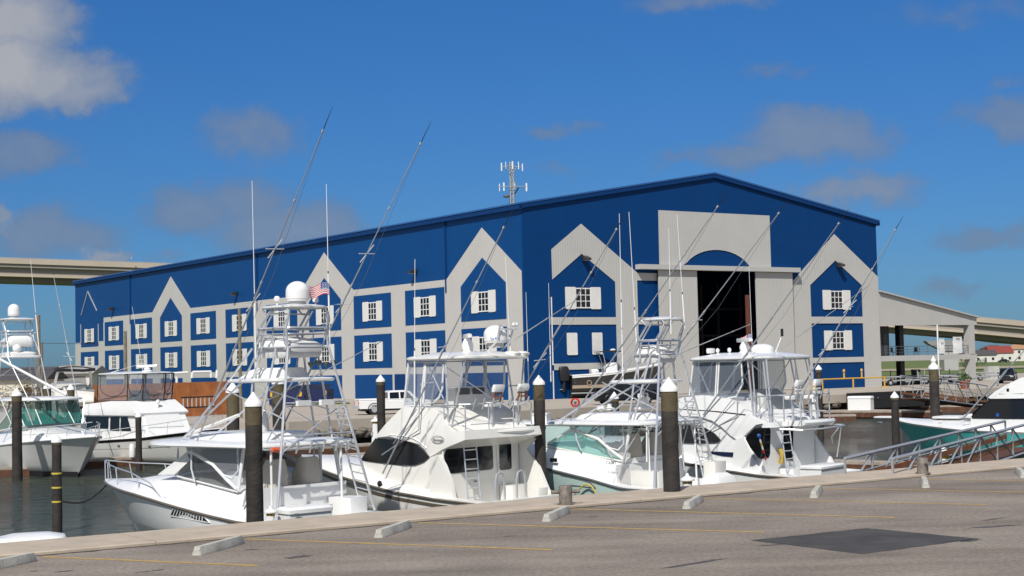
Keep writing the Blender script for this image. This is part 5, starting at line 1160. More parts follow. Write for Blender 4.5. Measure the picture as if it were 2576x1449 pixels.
# ---------------------------------------------------------------- small pale boat between the two flybridge boats
FJ=Frame(2.6,92,-2,R(165))
TJ=fthing('skiff','pale seafoam hulled boat mostly hidden behind the pile right of the cream boat','boat',FJ)
HJ=Hull(-3,4.0,2.6,[(-3,1.75),(4.0,1.95)],1.0);HJ.build(TJ,SEAH,PAINTW);HJ.deck(TJ,WHITE,.5,3.98,lambda x:.1);HJ.cockpit(TJ,WHITE,.5,.5,.25)
MB().box(.6,1.5,-.5,.6,1.9,2.38).build('deck_box',PAINTW,TJ,True);MB().box(.55,1.55,-.55,.65,2.383,2.46).build('deck_box_lid',PAINTW,TJ,True)
# ---------------------------------------------------------------- piles
def pile(u,vtop,Y,d,label,top=.9,rz=0,finial=False,ropes=None,loft_=0):
    x=ray(u,vtop)[0]*Y;zt=atY(u,vtop,Y)[2]
    t=thing('mooring_pile',label,'pile',(x,Y,-3.2),rz,'wooden mooring piles');h=zt+3.2;r=d/2;ch=r*1.55
    hb=h-ch;random.seed(int(u))
    rs=[]
    for k in range(9):
        z=hb*k/8;j=1+random.uniform(-.03,.03);rs.append([(r*j*(1.08-.08*k/8)*math.cos(a)+random.uniform(-.01,.01),r*j*(1.08-.08*k/8)*math.sin(a),z) for a in [2*math.pi*i/16 for i in range(16)]])
    zc=hb-top
    MB().loft(rs).build('shaft',WOODP,t)
    MB().lathe([(r*1.035,zc),(r*1.035,hb)],(0,0,0),16).build('bare_top',WOODT,t)
    cap=[(r*1.12,hb-.05),(r*1.12,hb+.04),(r*.95,hb+.08),(r*.1,h-.02),(0,h)]
    if finial: cap=[(r*1.12,hb-.05),(r*1.12,hb+.1),(r*.5,hb+.25),(r*.42,hb+.3),(r*.62,hb+.42),(r*.2,hb+.6),(0,hb+.7)]
    MB().lathe(cap,(0,0,0),18).build('cap',mat('white_plastic',(.80,.80,.79),.4),t,ang=50)
    if ropes:
        for z in ropes: MB().lathe([(r*1.09,-.03),(r*1.13,0),(r*1.09,.03)],(0,0,z+3.2),14).build('rope_wrap',mat('yellow_rope',(.55,.42,.06),.8),t)
    return t
pile(42,975,80,.50,'dark pile standing in front of the green glass boat at the left edge',.35)
pile(142,1091,53,.32,'thin dark pile with yellow rope wraps at the bottom left',.12,ropes=(0,-.48,-.96))
pile(348,1035,86,.34,'thin dark pile in front of the cabin cruiser',.12)
pile(585,960,52,.42,'thick pile behind the nearest boat, left of its tower')
pile(637,985,37.5,.40,'thickest near pile standing before the nearest tower boat',.50)
pile(700,940,70,.55,'dark pile half hidden behind the nearest tower, by the dumpsters',1.2)
pile(957,942,72,.38,'slim pile standing in front of the white pickup truck',.2)
pile(1355,943,55,.39,'pile between the cream flybridge boat and the trailer boat outboards',.6)
pile(1545,985,92,.5,'dark pile behind the tower of the seafoam boat, under the dark pickup',.2)
pile(1682,948,39,.41,'thick near pile in front of the seafoam boat',.55)
pile(2059,917,100,.38,'slim pile before the yellow rail at the right end of the shed',.2)
pile(2250,984,82,.40,'pile in front of the bow of the teal boat',.15)
pile(2348,908,84,.52,'pile with ball topped cap standing behind the bow of the teal boat',.7,finial=True)
pile(119,962,97,.45,'short pile behind the green glass boat, left of the stored cruiser',.5)
pile(178,965,97,.45,'short pile just left of the stored sport cruiser',.5)
# ---------------------------------------------------------------- docks
def dock(label,corners,z=-1.5,h=.42,fixed=True):
    t=thing('floating_dock',label,'dock',(0,0,0))
    MB().prism([(x,y,z-.13) for x,y in corners],(0,0,-h)).build('fascia',PLANK,t,True)
    n=len(corners);cx=sum(c[0] for c in corners)/n;cy=sum(c[1] for c in corners)/n
    MB().prism([(cx+(x-cx)*1.004,cy+(y-cy)*1.004,z-.127) for x,y in corners],(0,0,.127)).build('deck_boards',PLANKT,t,True)
    return t
dock('brown finger dock at the left edge beside the green glass boat',[(-30,82.5),(-25.9,83.4),(-26.3,84.6),(-30.5,83.6)])
dock('long brown dock below the sheet piling at right',[(26.0,138.6),(35.8,132.1),(36.8,133.4),(31.8,140.6),(27.3,141.2)],-1.36)
dock('brown finger dock ending behind the white flybridge boat awning bar',[(20,131.9),(28.9,131.2),(29.2,133.2),(20,134)],-1.5)
dock('brown dock under the far gangway',[(37.5,148.8),(52,144.5),(52,147.5),(38.5,152.2)],-1.45)
dock('brown dock behind the nearest tower boat',[lg(77,42,0)[:2],lg(77,60,0)[:2],lg(79,60,0)[:2],lg(79,42,0)[:2]],-1.5)
dock('brown dock along the quay behind the cream boat bow',[lg(87.2,30,0)[:2],lg(87.2,75,0)[:2],lg(88.9,75,0)[:2],lg(88.9,30,0)[:2]],-1.5)
dock('brown finger dock at the foot of the near gangway',[onz(*zR(450,1140),-1.5)[:2],onz(*zR(1500,1170),-1.5)[:2],onz(*zR(1500,1150),-1.5)[:2],onz(*zR(450,1118),-1.5)[:2]])
def dock_box(c,w,d,h,rz,label):
    t=thing('dock_box',label,'dock box',c,rz,'white dock boxes')
    MB().box(-w/2,w/2,-d/2,d/2,0,h*.82).build('bin',PAINTW,t);MB().loft([rrect(0,0,w+.08,d+.08,h*.83,.05,2),rrect(0,0,w+.08,d+.08,h*.93,.05,2),rrect(0,0,w-.05,d-.05,h,.05,2)]).build('lid',PAINTW,t)
dock_box((31.0,138.6,-1.36),2.1,.9,1.25,-.55,'white dock box on the far dock below the black fender')
dock_box(lg(78,58.6,-1.5),1.75,.75,.9,YAW,'white dock box seen between the nearest tower legs and the cream boat')
c=onz(*zD(1265,1330),-1.0);dock_box((c[0],c[1],-1.35),1.9,.85,.72,.9,'white dock box beside the stern of the white flybridge boat')
c=atY(*zA(1440,960),41);dock_box((c[0]+.9,c[1],-1.2),1.3,.6,.95,.7,'white dock box at the stern of the nearest tower boat')
def pedestal(c,s,label):
    t=thing('power_pedestal',label,'power pedestal',c,.6,'dock power pedestals')
    MB().lathe([(.20*s,0),(.13*s,.7*s),(.125*s,.95*s)],seg=8).build('post',PAINTW,t);MB().lathe([(.135*s,.96*s),(.135*s,1.02*s)],seg=12).build('light_band',YELLOW,t)
    MB().lathe([(.2*s,1.03*s),(.2*s,1.07*s),(.06*s,1.16*s),(.04*s,1.22*s),(0,1.24*s)],seg=12).build('cap',PAINTW,t)
    for a in (.15,): MB().cbox((-.16*s,0,.55*s),(.08,.12,.2)).build('socket_box',LGREY,t)
c=atY(*zA(1440,900),40.5);pedestal((c[0],c[1],c[2]-1.05),.9,'white power pedestal with yellow band right of the thick near pile')
c=atY(*zC(1965,890),42);pedestal((c[0],c[1],c[2]-1.2),1.0,'white power pedestal with yellow band right of the seafoam boat pile')
c=atY(*zB(230,730),78);pedestal((c[0],c[1],c[2]-1.5),1.25,'white power pedestal beside the slim pile near the pickup')
c=atY(*zD(1188,740),108);pedestal((c[0],c[1],c[2]-2.0),1.7,'white power pedestal left of the yellow rail pile')
c=atY(*zR(1640,1010),66);pedestal((c[0],c[1],c[2]-2.2),1.9,'white power pedestal under the near gangway, before the teal hull')
# slack mooring line and loose items
def rope(pts,r,m,label,cat='rope'): return tag(MB().tube(pts,r,5).build('mooring_line',m),label,cat)
a=Vector(atY(*zE(470,885),53));b=Vector((FA.o[0]+FA.ca*11.5,FA.o[1]+FA.sa*11.5,-.45));rope([a.lerp(b,k/10)-Vector((0,0,.30*math.sin(math.pi*k/10))) for k in range(11)],.03,BLACKF,'dark slack mooring line from the roped pile to the nearest bow')
a=Vector(atY(*zR(1085,920),82));b=Vector((FH.o[0]+FH.ca*8.4,FH.o[1]+FH.sa*8.4,-.25));rope([a.lerp(b,k/8)-Vector((0,0,.35*math.sin(math.pi*k/8))) for k in range(9)],.03,BLACKF,'dark mooring line hanging from the teal bow to its pile')
YR=MATS['yellow_rope']
q=[FC.S(zC,p,lambda x,z:HC.side(x,z)+.15) for p in ((650,1130),(720,1070),(780,1015),(825,1003),(870,1030),(905,1080),(925,1130))]
o=MB().tube(q,.03,5).build('yellow_line',YR);o.location=FC.o;o.rotation_euler=(0,0,A138);tag(o,'yellow rope looped over the side of the seafoam boat','rope')
c=FD.Y(zD,(730,1370),1.6);m=MB()
for k in range(5): m.tube([(c[0]+(.35-.02*k)*math.cos(t),c[1]+(.2-.02*k)*math.sin(t),c[2]+.03*k) for t in [2*math.pi*i/12 for i in range(13)]],.035,5)
o=m.build('coiled_rope',YR);o.location=FD.o;o.rotation_euler=(0,0,A138);tag(o,'coil of yellow rope on the side deck of the white flybridge boat','rope')
# white dinghy nose at bottom left
t=thing('dinghy','upturned white boat hull at the foot of the roped pile, bottom left corner','dinghy',(onz(78,1365,-1.0)[0],onz(78,1365,-1.0)[1],-1.08),.35)
MB().loft([rrect(0,0,1.75,1.1,0,.3,4),rrect(0,0,1.85,1.2,.1,.35,4),rrect(0,0,1.7,1.0,.25,.3,4),rrect(0,0,1.0,.5,.33,.2,4)]).build('shell',WHITE,t);MB().tube([(p[0],p[1],p[2]) for p in rrect(0,0,1.86,1.21,.08,.35,4)],.03,5).build('gunwale',LGREY,t)
# ================================================================ QUAYSIDE THINGS
def local(x,y):return lg(y,x)   # along quay, across
# wood fence
fe=thing('wooden_fence','tall reddish brown board fence on the quay behind the cabin cruiser','fence',(0,0,0))
WOODF=mat('cedar_boards',(.52,.19,.055),.75,noise=.45,nscale=.9,col2=(.30,.095,.03))
pa,pb=Vector(atY(205,965,111)[:2]),Vector(atY(569,954,122)[:2]);d=(pb-pa);Ln=d.length;d.normalize();n=Vector((-d.y,d.x))
bd=MB();k=0;s=0
random.seed(5)
while s<Ln:
    w=.145;h=2.62+random.uniform(-.02,.02);o=pa+d*s+n*random.uniform(-.012,.012)
    q=[(o.x,o.y,.02),(o.x+d.x*w,o.y+d.y*w,.02),(o.x+d.x*w,o.y+d.y*w,h),(o.x,o.y,h)]
    bd.prism(q,(n.x*.03,n.y*.03,0));s+=w+.006
bd.build('boards',WOODF,fe,True)
for zz in (.4,1.4,2.3):
    a,b=pa+n*.06,pb+n*.06;MB().tube([(a.x,a.y,zz),(b.x,b.y,zz)],.05,4).build('rail',WOODF,fe)
# utility pipes on top behind the fence
tp=thing('white_pipework','white pipes and valves standing behind the wooden fence','pipework',(0,0,0))
c0=Vector(atY(*zF(1440,285),123));m=MB()
for (a,b) in (((0,.55),(.0,.1)),((0,.55),(1.2,.6)),((1.5,.15),(1.55,.62)),((1.55,.62),(2.9,.62)),((2.9,.62),(2.9,.15)),((3.3,.1),(3.35,.75))): m.tube([(c0.x+a[0],c0.y+a[0]*.5,c0.z+a[1]),(c0.x+b[0],c0.y+b[0]*.5,c0.z+b[1])],.11,7)
m.build('pipes',PAINTW,tp)
m=MB();m.tube([(c0.x+.4,c0.y+.2,.3),(c0.x+.4,c0.y+.2,c0.z+.3)],.1,6).build('pipe_stand',PAINTW,tp)
# trailer / ladder rack beside fence
lt=thing('ladder_rack','grey ladder lying on a low rack in front of the wooden fence','ladder',(0,0,0))
a,b=Vector(atY(*zF(1560,495),116)),Vector(atY(*zF(1980,480),118));dz=Vector((0,0,-.75));m=MB()
m.tube([a,b],.06,6).tube([a+dz,b+dz],.06,6).build('rail',BLACK,lt)
for k in range(8): MB().tube([a.lerp(b,(k+.5)/8),a.lerp(b,(k+.5)/8)+dz],.045,5).build('rung',LGREY,lt)
for t in (.05,.95):
    q=a.lerp(b,t)+dz;MB().tube([q,(q.x,q.y,.0)],.05,5).build('stand_leg',DGREY,lt)
# dumpsters
def dumpster(c,w,rz,label):
    t=thing('dumpster',label,'dumpster',c,rz,'dark blue dumpsters')
    BD=mat('dumpster_blue',(.012,.022,.085),.5,noise=.2)
    MB().loft([rrect(0,0,w,1.5,.15,.03,1),rrect(0,0,w+.1,1.8,1.5,.03,1)]).build('bin',BD,t)
    MB().prism([(-w/2,-.92,1.52),(w/2,-.92,1.52),(w/2,.3,1.9),(w/2,.92,1.9),(-w/2,.92,1.9),(-w/2,.3,1.9)],(0,0,.05)).build('lid',mat('dumpster_lid',(.012,.016,.04),.5),t)
    for x in (-w/2+.3,w/2-.3): MB().cbox((x,-.9,1.15),(.3,.02,.42)).build('yellow_sign',YELLOW,t)
    for x in (-w/2-.08,w/2+.08): MB().cbox((x,0,.9),(.1,1.1,.16)).build('fork_pocket',BD,t)
    for x in (-w/2+.2,w/2-.2): MB().cbox((x,0,.07),(.12,1.2,.14)).build('skid',DGREY,t)
c=onz(*z5(850,930),0);dumpster((c[0]+.6,c[1]+1.0,0),3.4,-.2,'dark blue dumpster with yellow signs on the quay, the left one of two')
c=onz(*z5(1130,905),0);dumpster((c[0]+1.1,c[1]+1.2,0),2.8,-.2,'dark blue dumpster with yellow signs on the quay, the right one of two')
# grass strip by the dumpster
gm=MB();random.seed(9);c=Vector(onz(*z5(1380,900),0))
for i in range(700):
    x,y=c.x+random.uniform(-2.4,2.4),c.y+random.uniform(-.9,.9);a=random.uniform(0,6.28);h=random.uniform(.08,.24)
    gm.poly([(x-.03*math.cos(a),y-.03*math.sin(a),0),(x+.03*math.cos(a),y+.03*math.sin(a),0),(x+random.uniform(-.08,.08),y+random.uniform(-.08,.08),h)])
tag(gm.build('grass_tuft',mat('fresh_grass',(.10,.15,.03),.9,noise=.3,nscale=3),None,True),kind='stuff')
# ---------------------------------------------------------------- vehicles
def wheel(T,x,y,r,w,m=ALUD):
    o=MB().tube([(x,y-w/2,r),(x,y+w/2,r)],r,20).build('wheel',RUBBER,T,ang=30)
    s=1 if y>0 else -1
    MB().tube([(x,y+s*w*.40,r),(x,y+s*(w/2+.012),r)],r*.6,16,r*.52).build('rim',m,o,ang=30)
def truck(T,body,glassm,L=5.3,rear=True,cap=False):
    """crew cab pickup, x forward, rear axle at x=0"""
    def sec(x,w,z0,z1,rd=.08): return [(x,-w,z0),(x,-w,z1-rd),(x,-w+rd,z1),(x,w-rd,z1),(x,w,z1-rd),(x,w,z0)]
    b=MB();b.loft([sec(x,.88,z0,z1) for x,z0,z1 in ((-1.12,.52,1.06),(-1.05,.45,1.08),(1.05,.42,1.08),(3.05,.42,1.08),(3.7,.42,1.03),(4.15,.45,.95),(4.22,.5,.85))])
    b.build('body',body,T,ang=35)
    bed=MB();bed.box(-1.08,.98,-.80,.80,1.082,1.09).build('bed_liner',DGREY,T)
    for s in (1,-1): MB().loft([sec(x,.06,1.06,1.15,.03) for x in (-1.1,1.0)]).build('bed_rail',body,T).location=(0,s*.82,0)
    hc=[(1.02,1.07),(1.05,1.62),(1.25,1.72),(2.45,1.72),(2.7,1.64),(3.25,1.08)]
    hwc=lambda x,z:.86-max(0,z-1.08)*.28
    sidebody(T,'cab',body,hc,hwc,30)
    for q in ([(1.95,1.14),(1.95,1.60),(2.5,1.60),(2.9,1.14)],[(1.15,1.14),(1.17,1.58),(1.85,1.60),(1.85,1.14)]): sidepanel(T,'side_window',glassm,q,hwc,.01,.004)
    MB().prism([(1.03,-.62,1.58),(1.03,.62,1.58),(1.012,.72,1.15),(1.012,-.72,1.15)],(-.012,0,0)).build('rear_window',glassm,T,True)
    MB().prism([(2.74,-.64,1.62),(2.74,.64,1.62),(3.20,.76,1.12),(3.20,-.76,1.12)],(.02,0,.015)).build('windscreen',glassm,T,True)
    if cap: sidebody(T,'bed_cover',body,[(-1.1,1.1),(-1.0,1.55),(1.0,1.68),(1.0,1.1)],lambda x,z:.84-max(0,z-1.1)*.25,30)
    for x in (0,3.2):
        for s in (1,-1):
            wheel(T,x,s*.76,.37,.24);MB().tube([(x+.46*math.cos(a),s*.885,.40+.44*math.sin(a)) for a in [R(k) for k in range(0,181,15)]],.03,5).build('wheel_arch',BLACK,T)
    for s in (1,-1):
        MB().cbox((-1.13,s*.78,.86),(.03,.14,.30)).build('tail_light',RED,T);MB().cbox((4.2,s*.62,.80),(.06,.32,.16)).build('headlight',LGREY,T)
        MB().cbox((2.45,s*.89,.92),(.14,.03,.035)).build('door_handle',BLACK,T);MB().cbox((2.75,s*1.0,1.18),(.1,.2,.16)).build('mirror',BLACK,T)
    MB().cbox((-1.22,0,.55),(.16,1.6,.2)).build('rear_bumper',ALU,T);MB().cbox((4.28,0,.52),(.14,1.7,.22)).build('front_bumper',BLACK,T)
    MB().cbox((-1.128,0,.86),(.02,1.3,.38)).build('tailgate',body,T);MB().cbox((4.235,0,.80),(.03,.85,.18)).build('grille',BLACK,T)
    MB().box(-.9,4.0,-.7,.7,.28,.45).build('chassis',BLACK,T)
CARW=mat('car_white',(.78,.78,.78),.25,coat=.5);CARB=mat('car_black',(.012,.013,.016),.2,coat=.5);CARG=mat('car_dark_green',(.012,.022,.024),.2,coat=.5)
p=onz(*zB(180,713),0)
TT=thing('pickup_truck','white crew cab pickup truck parked on the quay left of the cream boat','pickup truck',(p[0]+.2,p[1]+.7,.002),R(17));truck(TT,CARW,BLACKG)
p=onz(*zC2(800,1108),0)
TS=thing('pickup_truck','black truck on the quay under the trailer boat, half hidden by the seafoam boat tower','pickup truck',(p[0]+4.6,p[1]+1.6,.002),R(196));truck(TS,CARB,BLACKG,cap=True)
p=onz(*zR(2340,290),0)
TV=thing('pickup_truck','dark pickup truck facing us on the quay behind the teal boat, right edge','pickup truck',(p[0]+1.6,p[1]+4.2,.002),R(-112));truck(TV,CARG,BLACKG)
# ---------------------------------------------------------------- black centre console boat on a trailer
p=onz(*zC2(560,1040),0)
aI=R(14);FI=Frame(p[0]+.3,p[1]+2.0,.5,aI)
TI=fthing('centre_console_boat','black hulled centre console boat with twin black outboards on a trailer, bow to the right','boat',FI)
HI=Hull(0,9.6,2.7,[(0,1.75),(3,1.85),(6,2.15),(9.6,2.65)],1.3)
HI.HS=[1,.80,.55,.38,.26]
HI.build(TI,BLKHULL,PAINTW)
HI.band(TI,'white_topside',WHITE,lambda x:HI.zs(x)-.26+.012*x,lambda x:HI.zs(x)+.0,.02,9.4,.012)
HI.band(TI,'tan_bottom',TANB,lambda x:HI.zs(x)*.27,lambda x:HI.zs(x)*.27+.30,.02,7.6,.012)
HI.deck(TI,WHITE,5.6,9.55,lambda x:.1,10);HI.cockpit(TI,WHITE,5.6,.9,.25)
MB().loft([rrect(4.3,0,1.3,1.1,.9,.15,2),rrect(4.3,0,1.2,1.0,2.6,.15,2),rrect(4.5,0,.7,.9,2.9,.1,2)]).build('centre_console',WHITE,TI)
MB().poly([(4.95,-.45,2.7),(4.95,.45,2.7),(4.7,.42,3.5),(4.7,-.42,3.5)]).build('console_screen',SMOKE,TI,True)
slab(TI,'t_top',BLACK,4.2,3.95,2.3,2.0,.1,.2,.02)
m=MB()
for s in (1,-1):
    m.tube([(4.9,s*.5,1.0),(4.8,s*.55,2.9),(5.0,s*.8,3.95)],.035,6).tube([(3.6,s*.5,1.0),(3.6,s*.55,2.9),(3.3,s*.8,3.95)],.035,6).tube([(3.6,s*.55,2.4),(4.8,s*.55,2.9)],.025,5)
m.build('t_top_frame',ALU,TI)
for k in range(6): rod_holder(TI,(2.9,-.85+.34*k,3.98),h=.3)
MB().lathe([(.2,0),(.28,.05),(.28,.14),(.15,.2),(0,.21)],(4.6,0,4.06),14).build('radome',PAINTW,TI)
MB().loft([rrect(2.6,0,.7,1.1,1.8,.12,2),rrect(2.6,0,.75,1.2,2.15,.14,2),rrect(2.55,0,.6,1.0,2.3,.1,2)]).build('leaning_post',CREAM,TI)
c=(1.7,-HI.side(1.7,1.05)-.03,1.0);MB().tube([(c[0]+.22*math.cos(t),c[1],c[2]+.22*math.sin(t)) for t in [2*math.pi*k/18 for k in range(19)]],.035,5).build('round_emblem',TANB,TI)
for y in (-.5,.5):
    o=MB().loft([rrect(-.6,y,.9,.72,1.25,.15,3),rrect(-.6,y,1.05,.78,1.6,.18,3),rrect(-.65,y,1.0,.74,2.4,.18,3),rrect(-.68,y,.75,.55,2.65,.12,3)]).build('outboard_motor',BLACK,TI,ang=50)
    MB().tube([(-.55,y,1.4),(-.65,y,.8),(-.7,y,.2)],.22,8).build('leg',BLACK,o);MB().lathe([(.03,-.05),(.2,-.02),(.2,.02),(.03,.05)],(-.9,y,.4),9).build('propeller',ALUD,o)
tr=thing('boat_trailer','low metal boat trailer carrying the black centre console boat','boat trailer',FI.o,aI)
m=MB()
for s in (.9,-.9): m.tube([(0,s,.25),(7,s,.25),(9.6,0,.25),(11,0,.2)],.07,6)
for x in (.3,3,5.5): m.tube([(x,-.9,.25),(x,.9,.25)],.06,6)
m.build('frame',ALUD,tr);tr.location=(FI.o[0],FI.o[1],.25)
for x in (2.6,3.6,4.6):
    for s in (1.15,-1.15): wheel(tr,x,s,.36,.22);
for c in tr.children:
    if c.name.startswith('wheel'): c.location.z-=.25
for s in (.5,-.5): MB().box(.5,6.5,s-.08,s+.08,.33,.62).build('bunk',PLANK,tr)
# red coil on the quay edge
c=Vector(onz(*zC2(655,1130),0));t=thing('hose_reel','bright red hose reel on the quay edge below the black trailer boat','hose reel',(c.x,c.y+.3,0),1.35)
m=MB()
for k in range(7): m.tube([( -.2+.06*k,.30*math.cos(a)*(1-.03*(k%2)),.36+.30*math.sin(a)) for a in [2*math.pi*i/18 for i in range(19)]],.045,6)
m.build('hose',RED,t);MB().tube([(-.3,0,.36),(.3,0,.36)],.07,8).tube([(-.28,0,.36),(-.28,0,0)],.03,6).tube([(.28,0,.36),(.28,0,0)],.03,6).build('stand',DGREY,t)
# ---------------------------------------------------------------- yellow rail, black fender slab
yr=thing('guard_rail','yellow pipe guard rail on the quay before the right end of the shed','guard rail',(0,0,0))
a,b=Vector(onz(*zR(320,345),0))*.955,Vector(onz(*zR(1010,318),0))*.955;up=Vector((0,0,1));m=MB()
m.tube([a+up*1.12,b+up*1.12],.085,6)
for t in (.0,.48,.985): m.tube([a.lerp(b,t),a.lerp(b,t)+up*1.1],.085,6)
for t in (.34,.62): m.tube([a.lerp(b,t)+up*1.1,a.lerp(b,t)+up*1.75],.09,6);m.ell(tuple(a.lerp(b,t)+up*1.95),.14,.14,.2,8,5)
m.build('rail',YELLOW,yr)
for t in (.0,.985): q=a.lerp(b,t);MB().cbox((q.x,q.y,.04),(.7,.6,.08)).build('foot_plate',YELLOW,yr)
q=Vector(onz(*zR(240,440),0));yb_=thing('yellow_bollard','short yellow bollard at the quay edge left of the black fender','bollard',(q.x,q.y+.6,0));MB().box(-.2,.2,-.2,.2,0,1.25).build('post',YELLOW,yb_);MB().box(-.45,.45,-.3,.3,0,.06).build('foot_plate',YELLOW,yb_)
fs=thing('fender_slab','long black fender slab hung on the quay edge below the yellow rail','fender',(0,0,0))
a,b=Vector(lg(98.85,104.6)),Vector(lg(98.85,114.8));MB().prism([(a.x,a.y,.12),(b.x,b.y,.12),(b.x,b.y,-1.35),(a.x,a.y,-1.35)],(LV[0]*-.3,LV[1]*-.3,0)).build('slab',RUBBER,fs,True)
for t in (.1,.37,.63,.9): q=a.lerp(b,t)+Vector((LV[0]*-.33,LV[1]*-.33,-.4));MB().cbox(tuple(q),(.15,.15,.15)).build('bolt',DGREY,fs)
# ---------------------------------------------------------------- gangways
def gangway(label,p0,p1,w,h,n,wood=True,wood_m=PLANK,r=.055):
    t=thing('gangway',label,'gangway',(0,0,0));a,b=Vector(p0),Vector(p1);d=(b-a);hd=Vector((d.x,d.y,0)).normalized();nn=Vector((-hd.y,hd.x,0))*w;up=Vector((0,0,h))
    MB().prism([a,b,b+nn,a+nn],(0,0,-.10)).build('deck',wood_m,t,True)
    for s,o in ((0,Vector((0,0,0))),(1,nn)):
        m=MB();A,B_=a+o,b+o
        m.tube([A,B_],r,4).tube([A+up,B_+up],r*1.15,4);m.tube([A+up*.55,B_+up*.55],r*.55,4)
        for k in range(n+1): m.tube([A.lerp(B_,k/n),A.lerp(B_,k/n)+up],r*.8,4)
        for k in range(n):
            if k<n/2: m.tube([A.lerp(B_,k/n),A.lerp(B_,(k+1)/n)+up],r*.75,4)
            else: m.tube([A.lerp(B_,k/n)+up,A.lerp(B_,(k+1)/n)],r*.75,4)
        m.build('truss_rail',ALUD,t)
        if wood: MB().prism([A+Vector((0,0,.34)),B_+Vector((0,0,.34)),B_+Vector((0,0,.52)),A+Vector((0,0,.52))],tuple(nn.normalized()*.05*(1 if s==0 else -1))).build('kick_board',KICKB,t,True)
    return t
# near gangway: from the low landing on the quay up towards the right
G0=Vector(atY(*zR(1050,1235),43.0));
ga=Vector(atY(*zR(1085,1118),43.0));gb=Vector(atY(*zR(2700,700),62.0))
hh=1.05
gangway('grey metal gangway with brown kick boards beside the quay at right',(ga.x,ga.y,ga.z-hh),(gb.x,gb.y,gb.z-hh),1.35,hh,8,True,r=.047)
a,b=Vector(atY(*zR(1400,395),131)),Vector(atY(*zR(2130,505),143))
gangway('far grey gangway with brown boards sloping down to the dock behind the teal boat',(a.x,a.y,a.z-.4),(b.x,b.y,b.z-.3),1.8,1.9,6,True,r=.05)
# planter
c=Vector(onz(*zR(1880,350),0));t=thing('potted_plant','green plant in a terracotta pot on the quay behind the far gangway','planter',(c.x,c.y,0))
MB().lathe([(.40,0),(.5,.7),(.56,.72),(.56,.85),(.48,.85)],seg=14).build('pot',mat('terracotta',(.28,.07,.035),.8),t)
m=MB();random.seed(2)
for i in range(220):
    a=random.uniform(0,6.28);r_=random.uniform(0,.7);z=.85+random.uniform(0,.75)*(1-r_/1.0);x,y=r_*math.cos(a),r_*math.sin(a);b=random.uniform(0,6.28);s=.16
    m.poly([(x,y,z),(x+s*math.cos(b),y+s*math.sin(b),z+random.uniform(-.1,.2)),(x+s*.5*math.cos(b+1),y+s*.5*math.sin(b+1),z+.16)])
LEAF=mat('leaf_green',(.06,.11,.025),.7,noise=.4,nscale=3)
m.build('leaves',LEAF,t,True)
# ================================================================ FAR THINGS
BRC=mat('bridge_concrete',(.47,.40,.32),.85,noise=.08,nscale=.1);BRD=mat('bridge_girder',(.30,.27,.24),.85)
br=thing('highway_bridge','long pale concrete highway bridge passing behind the blue shed','bridge',(0,0,0))
pth=[atY(-500,628,300),atY(0,646,315),atY(430,661,330),(lambda p:(p[0],p[1],p[2]))(atY(1300,715,345)),atY(2050,764,345),atY(2460,795.5,345),atY(2576,806,348),atY(3200,850,370)]
V=[Vector(p) for p in pth]
def strip(name,m,o0,o1,z0,z1):
    mb=MB();rg=[]
    for i,p in enumerate(V):
        d=(V[min(i+1,len(V)-1)]-V[max(i-1,0)]);d.z=0;d.normalize();n=Vector((-d.y,d.x,0))
        q0,q1=p+n*o0,p+n*o1
        rg.append([(q0.x,q0.y,p.z+z0),(q1.x,q1.y,p.z+z0),(q1.x,q1.y,p.z+z1),(q0.x,q0.y,p.z+z1)])
    mb.loft(rg).build(name,m,br,True)
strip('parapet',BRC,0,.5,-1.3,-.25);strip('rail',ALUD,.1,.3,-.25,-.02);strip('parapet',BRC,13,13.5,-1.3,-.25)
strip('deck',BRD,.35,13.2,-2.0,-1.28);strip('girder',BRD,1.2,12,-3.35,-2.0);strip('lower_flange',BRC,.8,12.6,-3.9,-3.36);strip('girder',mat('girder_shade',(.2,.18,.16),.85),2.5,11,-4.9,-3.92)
PIERM=mat('pier_concrete',(.42,.42,.41),.85,noise=.1,nscale=.2)
for i,(u,v) in enumerate([(2398,800),(3000,838),(1500,728),(560,668),(-150,640)]):
    p=Vector(atY(u,v,345 if u>500 else 320));p.y+=4
    MB().box(-1.6,1.6,-1.2,1.2,-p.z,-7.2).build('pier',PIERM,br).location=p
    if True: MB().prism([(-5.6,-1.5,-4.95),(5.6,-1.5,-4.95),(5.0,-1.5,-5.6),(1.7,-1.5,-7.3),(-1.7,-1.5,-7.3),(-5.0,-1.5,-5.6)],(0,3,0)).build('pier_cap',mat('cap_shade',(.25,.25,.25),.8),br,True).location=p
# light fitting on bridge
p=Vector(atY(331,652,325));MB().tube([tuple(p),(p.x,p.y,p.z+.5)],.12,6).build('deck_light',LGREY,br)
# cell tower
zP=Zm(1750,550,400,1932)
Yt=330
ct=thing('cell_tower','white and grey telephone mast with two rings of antenna panels behind the shed roof','cell tower',(0,0,0))
def P(zx,zy,dy=0):return Vector(atY(*zP(zx,zy),Yt+dy))
m=MB();b0=P(865,1100);b1=P(945,1100);t0=P(868,300);t1=P(935,300);w=(b1-b0).length
gz=-1
for i in range(3):
    a=R(90+120*i);r=w/1.7;cx,cy=(b0.x+b1.x)/2,Yt
    m.tube([(cx+r*math.cos(a),cy+r*math.sin(a),0),(cx+r*.7*math.cos(a),cy+r*.7*math.sin(a),t0.z)],.16,5)
zz=0;cx=(b0.x+b1.x)/2;r=w/1.7
while zz<t0.z-2:
    for i in range(3):
        a,b=R(90+120*i),R(210+120*i);m.tube([(cx+r*.9*math.cos(a),Yt+r*.9*math.sin(a),zz),(cx+r*.9*math.cos(b),Yt+r*.9*math.sin(b),zz+1.3)],.05,4)
    zz+=1.3
m.build('lattice_mast',ALUD,ct)
